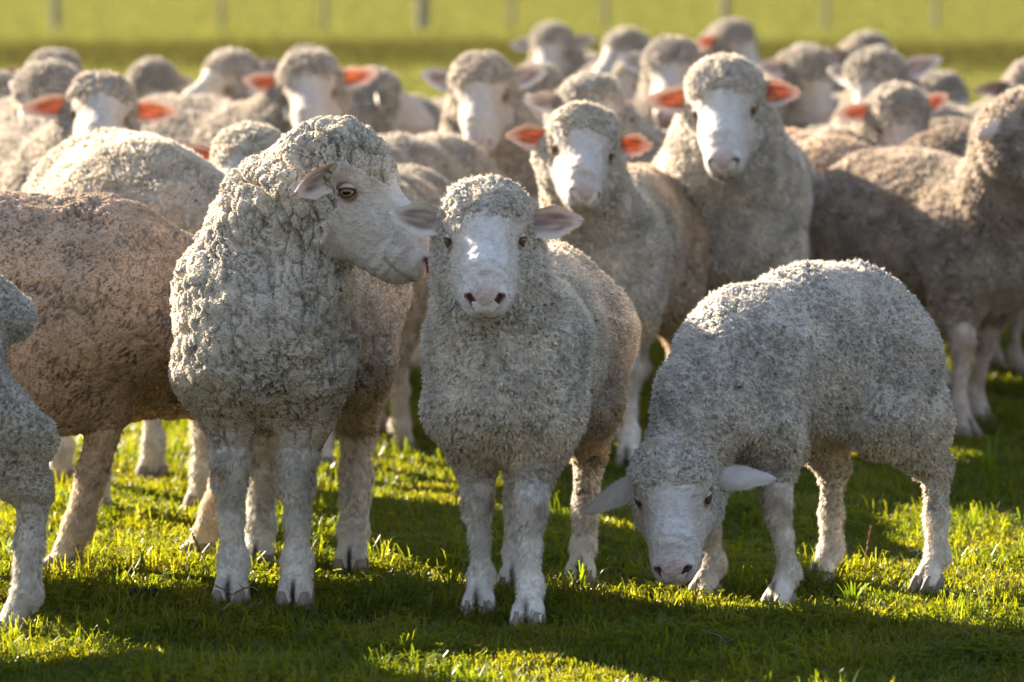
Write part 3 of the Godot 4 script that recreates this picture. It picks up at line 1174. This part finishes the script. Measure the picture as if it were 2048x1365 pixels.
func build_sheep(i: int) -> void:
	var sp: Dictionary = flock[i]
	var d: Dictionary = made[i]
	var root := Node3D.new()
	root.name = numbered("sheep" if not sp.lamb else "lamb")
	root.transform = sp.here
	tag(root, sp.label, "sheep", "sheep of the flock")
	add_child(root)
	var arr := []
	arr.resize(Mesh.ARRAY_MAX)
	arr[Mesh.ARRAY_VERTEX] = d.v
	arr[Mesh.ARRAY_NORMAL] = d.n
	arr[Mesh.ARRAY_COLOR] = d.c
	arr[Mesh.ARRAY_INDEX] = d.f
	var am := ArrayMesh.new()
	am.add_surface_from_arrays(Mesh.PRIMITIVE_TRIANGLES, arr)
	piece("body", am, M.skin, root)
	if d.locks.size():
		scatter("fleece", sp.lock_mesh, M.wool, d.locks, root)
	if d.hairs.size():
		scatter("hair", hair_tuft, M.hair, d.hairs, root)
	var H: Transform3D = sp.head
	var hs: Vector3 = sp.hs
	var hm := (hs.x + hs.y + hs.z) / 3.0
	for s in [-1.0, 1.0]:
		var at_: Vector3 = d.eyes[0 if s < 0.0 else 1][0]
		var out_: Vector3 = (d.eyes[0 if s < 0.0 else 1][1] as Vector3).normalized()
		var er_ := (.0170 if not sp.lamb else .0180) * hm
		var e := piece("eye", eye_mesh(er_, sp.iris), M.eye, root)
		var eb := Basis.looking_at(-out_, Vector3(0, .75, -.66))
		e.transform = H * Transform3D(eb, at_ - out_ * er_ * .54)
		piece("pupil", pupil_mesh(er_), M.pupil, e)
		piece("eyelid", lid_mesh(er_ * 1.09, sp.face), M.skin, e)
	var ears: Array = sp.ears       # for the left ear, then the right: [rise, back, twist, length]
	for n in 2:
		var s := 1.0 if n == 0 else -1.0
		var er: Array = ears[n]
		var ear := piece("ear", ear_mesh(Color(.56, .19, .10) if sp.has("glow_ears") else sp.ear_in, sp.ear_out, .148 * er[3] * hm, float(sp.get("ear_wide", .046)) * hm, 1.0, i * 1.7 + n), M.ear if sp.has("glow_ears") else M.ear_dim, root)  # glow_ears: orange of sun shining through, painted into the inner skin
		var fwd := Vector3(H.basis.z.x, 0, H.basis.z.z).normalized()
		var left := Vector3(fwd.z, 0, -fwd.x)
		var y := (left * s * cos(deg_to_rad(er[0])) + Vector3(0, sin(deg_to_rad(er[0])), 0) - fwd * sin(deg_to_rad(er[1]))).normalized()
		var z := (fwd - y * fwd.dot(y)).normalized()
		z = z.rotated(y, deg_to_rad(er[2]) * s)
		if er.size() > 4:        # an ear turned its own way: where it points and where its hollow looks, in the field
			var to_own := (sp.here as Transform3D).basis.inverse()
			y = (to_own * (er[4] as Vector3)).normalized()
			z = to_own * (er[5] as Vector3)
			z = (z - y * z.dot(y)).normalized()
		var x := y.cross(z)
		ear.transform = Transform3D(Basis(x, y, z), H * ((Vector3(.066 * s, .020, -.076) + (sp.get("ear_shift", Vector3.ZERO) as Vector3)) * hs))
	var feet: Array = sp.feet
	for n in 4:
		var h := piece("hoof", hoof_mesh(sp.k, sp.get("hoof", Color(.24, .195, .16))), M.hoof, root)
		h.position = Vector3(feet[n].x, 0, feet[n].y)


# ---------------------------------------------------------------- who stands where

func add_sheep(label: String, lamb: bool, k: float, at: Vector2, heading: float, head_at: Vector3, head_yaw: float, head_pitch: float, more := {}) -> Dictionary:
	# at and head_at are places in the field; heading and head_yaw turn from facing the camera, positive to its right
	var here := Transform3D(Basis(Vector3.UP, deg_to_rad(heading)), Vector3(at.x, 0, at.y))
	var inv := here.affine_inverse()
	var hsz: float = more.get("head_size", 1.0)
	var sp := {
		"label": label, "lamb": lamb, "k": k, "here": here, "hs": Vector3(hsz, hsz, hsz * (.86 if lamb else 1.0)),
		"fleece": Color(.54, .485, .415), "face": Color(.45, .405, .36), "nose": Color(.48, .345, .315), "iris": Color(.13, .075, .03),
		"cap": .92, "ear_in": Color(.37, .295, .26), "ear_out": Color(.64, .58, .52),
		"ears": [[6.0, 22.0, 0.0, 1.0], [6.0, 22.0, 0.0, 1.0]],
		"cell": .024, "head_cell": .009, "locks": 7500.0, "lock_size": .0145, "lock_length": .013, "hairs": 2500.0, "lock_mesh": lock_far, "hair_length": 1.5,
	}
	sp.merge(more, true)
	sp.head = head_frame(inv * head_at, head_yaw - heading, head_pitch, float(more.get("roll", 0.0)))
	if more.has("hs"):
		sp.hs = more.hs
	if not sp.has("feet"):
		var w := .098 * k * float(sp.get("girth", 1.0))
		var ln: float = sp.get("length", 1.0)
		sp.feet = [Vector2(w, .22 * k * ln), Vector2(-w, .25 * k * ln), Vector2(w * 1.1, -.36 * k * ln), Vector2(-w * 1.1, -.31 * k * ln)]
	else:
		var fl := []
		for f in sp.feet:
			var q: Vector3 = inv * Vector3(f.x, 0, f.y)
			fl.append(Vector2(q.x, q.z))
		sp.feet = fl
	if sp.has("bend"):
		sp.bend = inv * (sp.bend as Vector3)
	if sp.has("extra"):
		var ex := []
		for e in sp.extra:
			ex.append([inv * (e[0] as Vector3), inv * (e[1] as Vector3), e[2], e[3]])
		sp.extra = ex
	flock.append(sp)
	return sp


func make_flock() -> void:
	lock_curly = lock_mesh(7, 5, 9, .30, .035, .17)
	lock_short = lock_mesh(8, 5, 6, .12, .035, .20)
	lock_far = lock_mesh(9, 3, 6, .12, .06)
	hair_tuft = hair_mesh(4, 9)
	# the front row
	var fine := {"cell": .0085, "head_cell": .0034, "locks": 27000.0, "lock_size": .0078, "lock_length": .010, "hairs": 30000.0, "hair_length": 1.0}
	var ewe := fine.duplicate()
	ewe.merge({"cell": .0050, "locks": 52000.0, "lock_size": .0048, "dim_ears": true, "lock_mesh": lock_short, "folds": .024, "nose_more": .022, "crack": .0095, "rift": .21, "crack_size": Vector3(.0155, .045, .0155), "lump": .009, "lock_length": .0048, "fleece": Color(.74, .675, .575), "flank": Color(.68, .575, .47), "flank_mix": 1.0, "iris": Color(.26, .20, .08), "leg": Color(.60, .565, .50),
		"feet": [Vector2(-.438, -9.07), Vector2(-.570, -9.09), Vector2(-.342, -9.55), Vector2(-.546, -9.62)], "length": .9, "girth": .88, "neck": .99, "head_size": 1.06, "cap": 1.0, "cheeks": 1.0, "bend": Vector3(-.465, .785, -9.10),
		"extra": [[Vector3(-.42, .66, -9.0), Vector3(-.455, .575, -8.985), .065, .075]], "leg_thick": 1.03, "cap_front": .032, "ear_shift": Vector3(0, .022, .024), "face": Color(.58, .545, .50), "nose": Color(.50, .33, .26), "ears": [[30.0, 50.0, 20.0, .8], [0.0, 0.0, 0.0, .80, Vector3(-.60, -.30, .70), Vector3(.55, -.35, .65)]]}, true)
	add_sheep("big ewe at left of the front, head turned to the right with amber eye", false, 1.08, Vector2(-.474, -9.31), -7.8, Vector3(-.331, .826, -9.02), 80.0, -40.0, ewe)
	var mid := fine.duplicate()
	mid.merge({"dim_ears": true, "crack": .006, "crack_size": Vector3(.013, .016, .013), "rift": .22, "messy": .65, "lock_mesh": lock_curly, "lump": .008, "lock_length": .0085, "fleece": Color(.74, .69, .61), "flank": Color(.72, .63, .52), "leg": Color(.64, .61, .56), "face": Color(.61, .59, .565), "neck": .94, "girth": .84,
		"feet": [Vector2(.035, -8.79), Vector2(-.0635, -8.94), Vector2(.147, -9.38), Vector2(.006, -9.27)], "length": .85, "ears": [[2.0, 22.0, 0.0, .98], [8.0, 22.0, 0.0, .98]], "head_size": .98}, true)
	add_sheep("white-faced lamb in the middle of the front row looking into the camera", true, .95, Vector2(.022, -9.04), -11.0, Vector3(-.052, .745, -8.73), 0.0, -35.0, mid)
	var graze := fine.duplicate()
	graze.merge({"dim_ears": true, "docked": true, "hock": .02, "crack": .006, "crack_size": Vector3(.013, .013, .013), "rift": .22, "messy": .65, "lock_mesh": lock_curly, "lump": .008, "lock_length": .0085, "fleece": Color(.71, .67, .61), "flank": Color(.70, .655, .59), "leg": Color(.62, .56, .48), "face": Color(.53, .515, .50), "ear_wide": .040, "ear_out": Color(.50, .465, .43), "girth": .84, "neck": .78,
		"feet": [Vector2(.553, -9.03), Vector2(.409, -9.17), Vector2(.877, -9.29), Vector2(.661, -9.37)], "length": .75, "arch": .018, "bend": Vector3(.385, .43, -9.03), "roll": 6.0, "head_size": .95,
		"ears": [[-4.0, 10.0, 150.0, 1.1], [-32.0, 8.0, 150.0, 1.08]]}, true)
	add_sheep("lamb grazing at right of the front row, head lowered to the grass", true, .87, Vector2(.575, -9.206), -48.0, Vector3(.326, .222, -8.93), -3.0, -52.0, graze)
	var brown := fine.duplicate()
	brown.merge({"cell": .0055, "locks": 48000.0, "lock_size": .0048, "lock_mesh": lock_short, "crack": .008, "rift": .15, "crack_size": Vector3(.015, .05, .015), "lock_length": .0045, "fleece": Color(.56, .445, .345), "flank": Color(.55, .43, .33), "leg": Color(.52, .42, .31), "drop": -.11,
		"feet": [Vector2(-1.47, -9.55), Vector2(-1.50, -9.82), Vector2(-.945, -9.57), Vector2(-.665, -9.80)]}, true)
	add_sheep("brown-fleeced sheep standing side-on at left behind the big ewe", false, 1.2, Vector2(-1.235, -9.68), -92.0, Vector3(-1.80, .75, -9.75), -85.0, -40.0, brown)
	var tailed := fine.duplicate()
	tailed.merge({"lock_mesh": lock_short, "crack": .009, "crack_size": Vector3(.018, .03, .018), "lock_length": .006, "fleece": Color(.62, .575, .50), "leg": Color(.52, .48, .44), "hock": .03, "cell": .0065, "locks": 36000.0, "lock_size": .0065, "tail": Vector3(0, -.045, -.065),
		"feet": [Vector2(-1.70, -8.62), Vector2(-1.72, -8.90), Vector2(-.958, -8.66), Vector2(-1.10, -8.92)]}, true)
	add_sheep("sheep cut off by the left edge, only rump, stub tail and hind leg showing", false, 1.0, Vector2(-1.512, -8.78), -90.0, Vector3(-2.02, .75, -8.8), -88.0, -40.0, tailed)
	# the second row
	var second := {"cell": .016, "head_cell": .0055, "locks": 17000.0, "lock_size": .0095, "lock_length": .010, "hairs": 7000.0}
	var right := second.duplicate()
	right.merge({"fleece": Color(.56, .485, .405), "flank": Color(.56, .475, .39), "leg": Color(.48, .40, .33), "length": .82, "lock_length": .014, "neck": .82, "drop": -.025,
		"feet": [Vector2(1.30, -12.50), Vector2(1.228, -12.22), Vector2(1.10, -12.85), Vector2(.98, -12.75)], "ears": [[0.0, 40.0, 0.0, 1.0], [0.0, 0.0, 0.0, .95, Vector3(-.8, -.15, .35), Vector3(-.2, .2, -1)]]}, true)
	add_sheep("dusty brown sheep standing behind the grazing lamb, head out at right", false, 1.02, Vector2(1.19, -12.56), 40.0, Vector3(1.42, .80, -12.1), 95.0, -30.0, right)
	var side := second.duplicate()
	side.merge({"glow_ears": true, "ears": [[8.0, 18.0, 0.0, 1.1], [12.0, 18.0, 0.0, 1.15]], "fleece": Color(.68, .62, .53), "lock_length": .012}, true)
	add_sheep("sheep peeking from behind the neck of the big ewe, one glowing ear beside it", false, 1.06, Vector2(-.56, -11.72), -8.0, Vector3(-.655, .742, -11.1), -12.0, -30.0, side)
	var round_ := second.duplicate()
	round_.merge({"fleece": Color(.68, .62, .53), "lock_length": .012, "girth": 1.05}, true)
	add_sheep("cream sheep whose rounded woolly back fills the gap left of the big ewe", false, 1.15, Vector2(-.95, -10.95), 194.0, Vector3(-1.13, .42, -11.55), 192.0, -70.0, round_)
	add_sheep("big-eared cream lamb behind the white-faced lamb, glowing orange ears spread wide", true, 0.98, Vector2(0.277, -11.749), -13.0, Vector3(0.173, 0.798, -11.30), 2.0, -33.0, {"head_size": 0.98, "cell": .016, "head_cell": .0055, "locks": 17000.0, "lock_size": .0095, "lock_length": .011, "face": Color(.53, .495, .455), "hairs": 7000.0, "fleece": Color(.70, .64, .55), "flank": Color(.64, .52, .40), "girth": .80, "neck": .86, "glow_ears": true, "roll": -8.9, "cap": 0.89, "ears": [[-3.0, 39.0, 15.0, 1.02], [2.0, 35.0, 10.0, 1.02]]})
	add_sheep("tall white-faced ewe facing forward, one orange ear, behind the grazing lamb", false, 1.13, Vector2(0.603, -12.430), -4.0, Vector3(0.566, 0.877, -11.90), -4.0, -36.0, {"head_size": 1.04, "cell": .016, "head_cell": .0055, "locks": 17000.0, "lock_size": .0095, "lock_length": .011, "face": Color(.55, .525, .49), "fleece": Color(.70, .645, .56), "hairs": 7000.0, "girth": 1.0, "neck": 1.12, "ears": [[2.0, 20.0, 0.0, 0.9], [-4.0, 20.0, 0.0, 1.0]], "glow_ears": true, "roll": 5.7, "cap": 1.02})
	add_sheep("long-faced grey ewe with pink nose and swept ears, left of the orange-eared lamb", false, 1.1, Vector2(-0.020, -14.512), -8.0, Vector3(-0.092, 0.842, -14.00), -4.0, -40.0, {"head_size": 1.02, "cell": .019, "head_cell": .007, "fleece": Color(.60, .53, .45), "ears": [[16.0, 30.0, 0.0, 1.0], [18.0, 30.0, 0.0, 1.0]], "roll": 7.3, "cap": 0.94})
	add_sheep("grey sheep half hidden behind the head of the orange-eared lamb", false, 1.0, Vector2(0.651, -13.421), -62.0, Vector3(0.236, 0.813, -13.20), 22.0, -42.0, {"head_size": 0.92, "head_cell": .007, "fleece": Color(.58, .53, .46), "ears": [[-12.0, 20.0, 0.0, 1.0], [6.0, 26.0, 0.0, 1.0]], "roll": -2.0, "cap": 0.99})
	add_sheep("white sheep looking over the left shoulder of the tall forward-facing ewe", false, 1.08, Vector2(0.606, -16.005), -6.0, Vector3(0.553, 0.858, -15.50), -8.0, -36.0, {"head_size": 1.00, "head_cell": .007, "roll": 3.9, "cap": 1.04, "ears": [[5.0, 12.0, 8.0, 0.97], [16.0, 25.0, -20.0, 1.00]]})
	add_sheep("sheep with level ears looking over the rounded back near the left edge", false, 1.08, Vector2(-1.324, -13.183), 18.0, Vector3(-1.167, 0.830, -12.70), 3.0, -24.0, {"head_size": 1.00, "head_cell": .006, "cell": .018, "ears": [[-2.0, 22.0, 0.0, 1.15], [-4.0, 22.0, 0.0, 1.15]], "glow_ears": true, "roll": -8.0, "cap": 0.90})
	add_sheep("white-faced sheep with orange ears looking over the head of the left ewe", false, 1.1, Vector2(-0.953, -14.607), 38.0, Vector3(-0.634, 0.843, -14.20), 2.0, -33.0, {"head_size": 1.02, "head_cell": .007, "ears": [[10.0, 20.0, 0.0, 1.05], [8.0, 20.0, 0.0, 1.05]], "glow_ears": true, "roll": 8.4, "cap": 1.00})
	add_sheep("far sheep whose pale ears show just above the orange-eared head at left", false, 1.08, Vector2(-0.841, -18.006), 5.0, Vector3(-0.797, 0.788, -17.50), 0.0, -30.0, {"head_size": 1.00, "roll": -8.6, "cap": 0.98, "ears": [[-5.0, 31.0, 7.0, 1.05], [12.0, 30.0, 10.0, 1.09]]})
	add_sheep("sheep with head turned left, dark nose lit from behind, at upper left", false, 1.05, Vector2(-0.615, -15.904), -52.0, Vector3(-1.004, 0.825, -15.60), -62.0, -26.0, {"head_size": 0.97, "head_cell": .008, "roll": -6.3, "cap": 1.04, "ears": [[-11.0, 13.0, -15.0, 0.91], [-2.0, 38.0, 15.0, 1.01]]})
	add_sheep("sheep with lowered head in the gap between the left heads", false, 1.0, Vector2(-1.446, -17.765), 8.0, Vector3(-1.380, 0.746, -17.30), 12.0, -58.0, {"head_size": 0.92, "roll": 1.3, "cap": 1.04, "ears": [[-3.0, 35.0, 5.0, 0.89], [-6.0, 32.0, 1.0, 0.94]]})
	add_sheep("grey-faced sheep looking down to the left near the left edge", false, 1.1, Vector2(-1.537, -14.306), 12.0, Vector3(-1.429, 0.816, -13.80), -28.0, -48.0, {"head_size": 1.02, "head_cell": .008, "roll": -0.9, "cap": 0.98, "ears": [[9.0, 15.0, -25.0, 1.00], [10.0, 31.0, 3.0, 0.98]]})
	add_sheep("far sheep at upper left with one pale ear held out to the right", false, 1.08, Vector2(-1.747, -16.697), 12.0, Vector3(-1.642, 0.807, -16.20), 18.0, -30.0, {"head_size": 1.00, "roll": -0.1, "cap": 0.96, "ears": [[-6.0, 40.0, 16.0, 0.94], [9.0, 15.0, 23.0, 0.98]]})
	add_sheep("sheep cut by the left edge, only its sunlit side showing", false, 1.05, Vector2(-1.884, -15.364), 20.0, Vector3(-1.715, 0.764, -14.90), -10.0, -35.0, {"head_size": 0.97, "roll": -7.7, "cap": 0.95, "ears": [[-5.0, 24.0, -12.0, 1.07], [5.0, 33.0, 21.0, 0.97]]})
	add_sheep("sheep turned away to the right in the gap behind the left ewe", false, 1.02, Vector2(-0.904, -15.117), 100.0, Vector3(-0.432, 0.780, -15.20), 118.0, -18.0, {"head_size": 0.94, "roll": -2.1, "cap": 1.05, "ears": [[-2.0, 20.0, -17.0, 1.06], [-2.0, 30.0, -18.0, 1.05]]})
	add_sheep("farthest white-eared sheep in the top middle, head above the rest", false, 1.08, Vector2(0.286, -21.097), -12.0, Vector3(0.181, 0.824, -20.60), -16.0, -40.0, {"head_size": 1.00, "head_cell": .010, "roll": 0.1, "cap": 0.98, "ears": [[15.0, 13.0, 5.0, 0.90], [-3.0, 12.0, -18.0, 1.03]]})
	add_sheep("far sheep looking left, second head of the top row from the middle", false, 1.08, Vector2(0.798, -19.589), -40.0, Vector3(0.471, 0.828, -19.20), -48.0, -34.0, {"head_size": 1.00, "head_cell": .010, "roll": 6.0, "cap": 0.99, "ears": [[-3.0, 21.0, -11.0, 0.88], [3.0, 28.0, 21.0, 0.86]]})
	add_sheep("small pale head peering left between the top row and the tall ewe", false, 1.0, Vector2(0.681, -17.007), -30.0, Vector3(0.446, 0.792, -16.60), -56.0, -34.0, {"head_size": 0.92, "head_cell": .010, "roll": 7.2, "cap": 0.94, "ears": [[-9.0, 12.0, -12.0, 1.09], [-5.0, 25.0, 9.0, 0.96]]})
	add_sheep("dark-faced far sheep with its right ear glowing, right of the top middle", false, 1.08, Vector2(0.649, -19.989), 40.0, Vector3(0.976, 0.855, -19.60), 46.0, -44.0, {"head_size": 1.00, "glow_ears": true, "roll": -0.3, "cap": 0.94, "ears": [[-8.0, 40.0, 17.0, 0.87], [3.0, 14.0, 20.0, 0.92]]})
	add_sheep("round woolly sheep with lowered head and a pale left ear, upper right", false, 1.05, Vector2(0.806, -16.999), 36.0, Vector3(1.096, 0.811, -16.60), 42.0, -62.0, {"head_size": 0.97, "roll": 6.5, "cap": 0.94, "ears": [[-8.0, 32.0, 20.0, 0.86], [7.0, 38.0, -9.0, 0.99]]})
	add_sheep("far sheep on the right, its back behind a grey-faced one", false, 1.08, Vector2(1.036, -18.854), 60.0, Vector3(1.476, 0.818, -18.60), 30.0, -42.0, {"head_size": 1.00, "roll": -4.0, "cap": 0.96, "ears": [[14.0, 30.0, 20.0, 0.97], [5.0, 19.0, 16.0, 1.07]]})
	add_sheep("grey-faced sheep looking down with a raised pale ear at right", false, 1.1, Vector2(1.327, -15.809), -10.0, Vector3(1.238, 0.824, -15.30), -22.0, -48.0, {"head_size": 1.02, "head_cell": .008, "ears": [[22.0, 30.0, 0.0, 1.1], [10.0, 30.0, 0.0, 1.0]], "roll": 8.0, "cap": 0.97})
	add_sheep("smooth-headed small sheep just above the brown back at right", false, 0.98, Vector2(1.075, -14.247), 14.0, Vector3(1.187, 0.762, -13.80), 8.0, -62.0, {"head_size": 0.91, "head_cell": .008, "ears": [[24.0, 30.0, 0.0, 1.0], [-4.0, 25.0, 0.0, 1.0]], "glow_ears": true, "roll": -2.7, "cap": 0.90})
	add_sheep("dark far sheep with rounded back, right of the grey-faced one", false, 1.02, Vector2(1.179, -17.283), 80.0, Vector3(1.651, 0.702, -17.20), 60.0, -50.0, {"head_size": 0.94, "roll": -7.6, "cap": 0.94, "ears": [[6.0, 34.0, 14.0, 0.99], [-2.0, 32.0, 17.0, 1.05]]})
	add_sheep("sheep at the right edge with dark upright ears", false, 1.0, Vector2(1.576, -16.185), 35.0, Vector3(1.845, 0.801, -15.80), 20.0, -35.0, {"head_size": 0.92, "roll": 4.3, "cap": 0.90, "ears": [[0.0, 12.0, 20.0, 0.89], [-9.0, 39.0, 23.0, 1.09]]})
	add_sheep("sheep with face in shade, just right of the long-faced ewe", false, 1.02, Vector2(-0.114, -16.134), 25.0, Vector3(0.089, 0.773, -15.70), 28.0, -50.0, {"head_size": 0.94, "roll": -0.2, "cap": 0.96, "ears": [[3.0, 35.0, -3.0, 1.03], [-12.0, 35.0, -19.0, 0.99]]})
	# backs that show between the heads
	add_sheep("brown sheep seen from behind in the gap between ewe and middle lamb", false, .96, Vector2(-.33, -12.1), 168.0, Vector3(-.22, .45, -12.6), 160.0, -50.0, second.duplicate())
	add_sheep("sheep showing only its back, just left of the long-faced ewe", false, 1.0, Vector2(-.31, -13.5), 152.0, Vector3(-.05, .45, -14.0), 150.0, -60.0)
	add_sheep("tan sheep showing its flank right of the tall forward-facing ewe", false, 1.02, Vector2(.86, -13.3), 24.0, Vector3(1.12, .42, -12.95), 20.0, -60.0, {"fleece": Color(.60, .48, .37)})
	add_sheep("dark sheep whose back shows at the right edge above the brown one", false, 1.0, Vector2(1.52, -14.6), 78.0, Vector3(2.0, .6, -14.5), 80.0, -40.0, {"fleece": Color(.48, .41, .33)})
	add_sheep("dark sheep in the shade at the right edge, legs beside the brown one", false, 1.04, Vector2(1.62, -13.5), 84.0, Vector3(2.1, .55, -13.4), 84.0, -40.0, {"fleece": Color(.44, .36, .28)})
	add_sheep("added dark sheep behind the dusty brown one, filling the gap to darken it", false, 1.0, Vector2(1.30, -13.9), 96.0, Vector3(1.75, .5, -13.9), 96.0, -45.0, {"fleece": Color(.42, .35, .28)})  # extra sheep put in to darken the gap and block sunlit grass
	made.resize(flock.size())
	var job := WorkerThreadPool.add_group_task(grow, flock.size(), -1, true)
	WorkerThreadPool.wait_for_group_task_completion(job)
	for i in flock.size():
		build_sheep(i)


func make_litter() -> void:
	var rng := RandomNumberGenerator.new()
	rng.seed = 51
	# dung
	var st := SurfaceTool.new()
	st.begin(Mesh.PRIMITIVE_TRIANGLES)
	for i in 16:
		var ball := SphereMesh.new()
		ball.radius = rng.randf_range(.006, .009)
		ball.height = ball.radius * rng.randf_range(2.0, 2.8)
		ball.radial_segments = 10
		ball.rings = 6
		var b := Basis.from_euler(Vector3(rng.randf() * 3.0, rng.randf() * 3.0, rng.randf() * 3.0))
		st.append_from(ball, 0, Transform3D(b, Vector3(rng.randf_range(-.026, .026), rng.randf_range(.006, .026), rng.randf_range(-.014, .014))))
	var dung := piece("dung", st.commit(), plain(Color(.018, .014, .011), .6), self)
	dung.position = Vector3(-.752, ground_height(-.752, -9.10), -9.10)
	tag(dung, "small black clump of droppings in front of the brown sheep", "dung")
	# dry stalks and twigs
	stalk("seed_stem", Vector3(.742, 0, -9.42), .105, 8.0, Color(.30, .17, .09), true, "reddish dry seed head standing in the grass behind the grazing lamb", "grass stem")
	stalk("seed_stem", Vector3(-.640, 0, -9.45), .085, -24.0, Color(.10, .08, .05), true, "thin dark grass stem leaning beside the left foreleg of the big ewe", "grass stem")
	stalk("seed_stem", Vector3(-.105, 0, -9.16), .075, 6.0, Color(.24, .24, .07), true, "fine green seed stem between the two front sheep", "grass stem")
	twig("dry_twig", Vector3(-.545, 0, -8.93), 0.4, Color(.34, .25, .20), 5, "pale forked twig lying in front of the hooves of the big ewe")
	twig("dry_twig", Vector3(-.56, .02, -9.00), 2.9, Color(.20, .14, .10), 6, "thin brown twig lying across the left hoof of the big ewe")
	twig("dry_twig", Vector3(.285, 0, -8.68), 1.2, Color(.32, .26, .20), 7, "pale dry twig in the shaded grass below the nose of the grazing lamb")
	twig("dry_twig", Vector3(.40, 0, -8.52), 2.0, Color(.26, .20, .16), 8, "greyish twig nearest the camera, in dark grass right of the middle")
	# taller tufts
	tuft("grass_tuft", Vector3(1.19, 0, -11.1), .16, 31, "tall bright grass tuft at the right edge behind the grazing lamb")
	tuft("grass_tuft", Vector3(-.13, 0, -9.22), .085, 32, "yellow green grass tuft in the sun left of the middle lamb")
	tuft("grass_tuft", Vector3(.145, 0, -9.26), .080, 33, "upright grass tuft at the hind hoof of the middle lamb")
	tuft("grass_tuft", Vector3(.70, 0, -9.12), .060, 34, "leaning grass tuft between the legs of the grazing lamb")
	tuft("grass_tuft", Vector3(-.25, 0, -8.16), .050, 35, "sunlit grass tuft at the bottom edge left of the middle")
	tuft("grass_tuft", Vector3(-.93, 0, -8.30), .055, 36, "sunlit grass tuft in the bottom left corner")


func stalk(called: String, at: Vector3, high: float, lean: float, c: Color, seeds: bool, label: String, category: String) -> void:
	var rng := RandomNumberGenerator.new()
	rng.seed = int(absf(at.x) * 1000.0)
	var st := SurfaceTool.new()
	st.begin(Mesh.PRIMITIVE_TRIANGLES)
	var l := tan(deg_to_rad(lean)) * high
	tube(st, [Vector3(0, -.01, 0), Vector3(l * .3, high * .4, 0), Vector3(l * .7, high * .75, .004), Vector3(l, high, .006)], [.0013, .0012, .0010, .0004], 5, c)
	if seeds:
		for i in 14:
			var t := lerpf(.55, 1.0, i / 13.0)
			var p := Vector3(l * t, high * t, .005 * t)
			var o := Vector3(rng.randf_range(-1, 1), 1.3, rng.randf_range(-1, 1)).normalized() * .009
			tube(st, [p, p + o * .5, p + o], [.0006, .0017, .0003], 4, c * rng.randf_range(.8, 1.3))
	var o2 := piece(numbered(called), st.commit(), M.straw, self)
	o2.position = at + Vector3(0, ground_height(at.x, at.z), 0)
	tag(o2, label, category)


func twig(called: String, at: Vector3, turn: float, c: Color, seed_: int, label: String) -> void:
	var rng := RandomNumberGenerator.new()
	rng.seed = seed_
	var st := SurfaceTool.new()
	st.begin(Mesh.PRIMITIVE_TRIANGLES)
	var pts := []
	var rad := []
	for i in 8:
		pts.append(Vector3((i - 3.5) * .014, .016 + .007 * sin(i * 1.3 + seed_) + rng.randf_range(-.002, .003), rng.randf_range(-.006, .006)))
		rad.append(lerpf(.0022, .0008, i / 7.0))
	tube(st, pts, rad, 5, c)
	for k in [2, 4, 5]:
		var d := Vector3(rng.randf_range(.3, 1.0), rng.randf_range(.1, .7), rng.randf_range(-1, 1)).normalized()
		tube(st, [pts[k], pts[k] + d * .014, pts[k] + d * .028 + Vector3(0, .004, .003)], [.0014, .0011, .0005], 4, c * .95)
	var o := piece(numbered(called), st.commit(), M.straw, self)
	o.position = at + Vector3(0, ground_height(at.x, at.z), 0)
	o.rotation.y = turn
	tag(o, label, "twig")


func tuft(called: String, at: Vector3, high: float, seed_: int, label: String) -> void:
	var rng := RandomNumberGenerator.new()
	rng.seed = seed_
	var st := SurfaceTool.new()
	st.begin(Mesh.PRIMITIVE_TRIANGLES)
	for i in 13:
		var a := rng.randf() * TAU
		var p := Vector3(cos(a), 0, sin(a)) * rng.randf_range(0, .02)
		var h := high * rng.randf_range(.5, 1.0)
		var lean := Vector3(cos(a), 0, sin(a)) * h * rng.randf_range(.2, .9)
		var side := Vector3(-sin(a), 0, cos(a)).rotated(Vector3.UP, rng.randf_range(-.8, .8))
		var c := Color(.12, .19, .018) * rng.randf_range(.8, 1.25)
		strip(st, [p, p + Vector3(0, h * .5, 0) + lean * .2, p + Vector3(0, h * .85, 0) + lean * .6, p + Vector3(0, h * .95, 0) + lean], [.0022, .0024, .0017, 0.0], side, c, c * 1.15)
	var o := piece(numbered(called), st.commit(), M.grass, self)
	o.position = at + Vector3(0, ground_height(at.x, at.z), 0)
	tag(o, label, "grass")
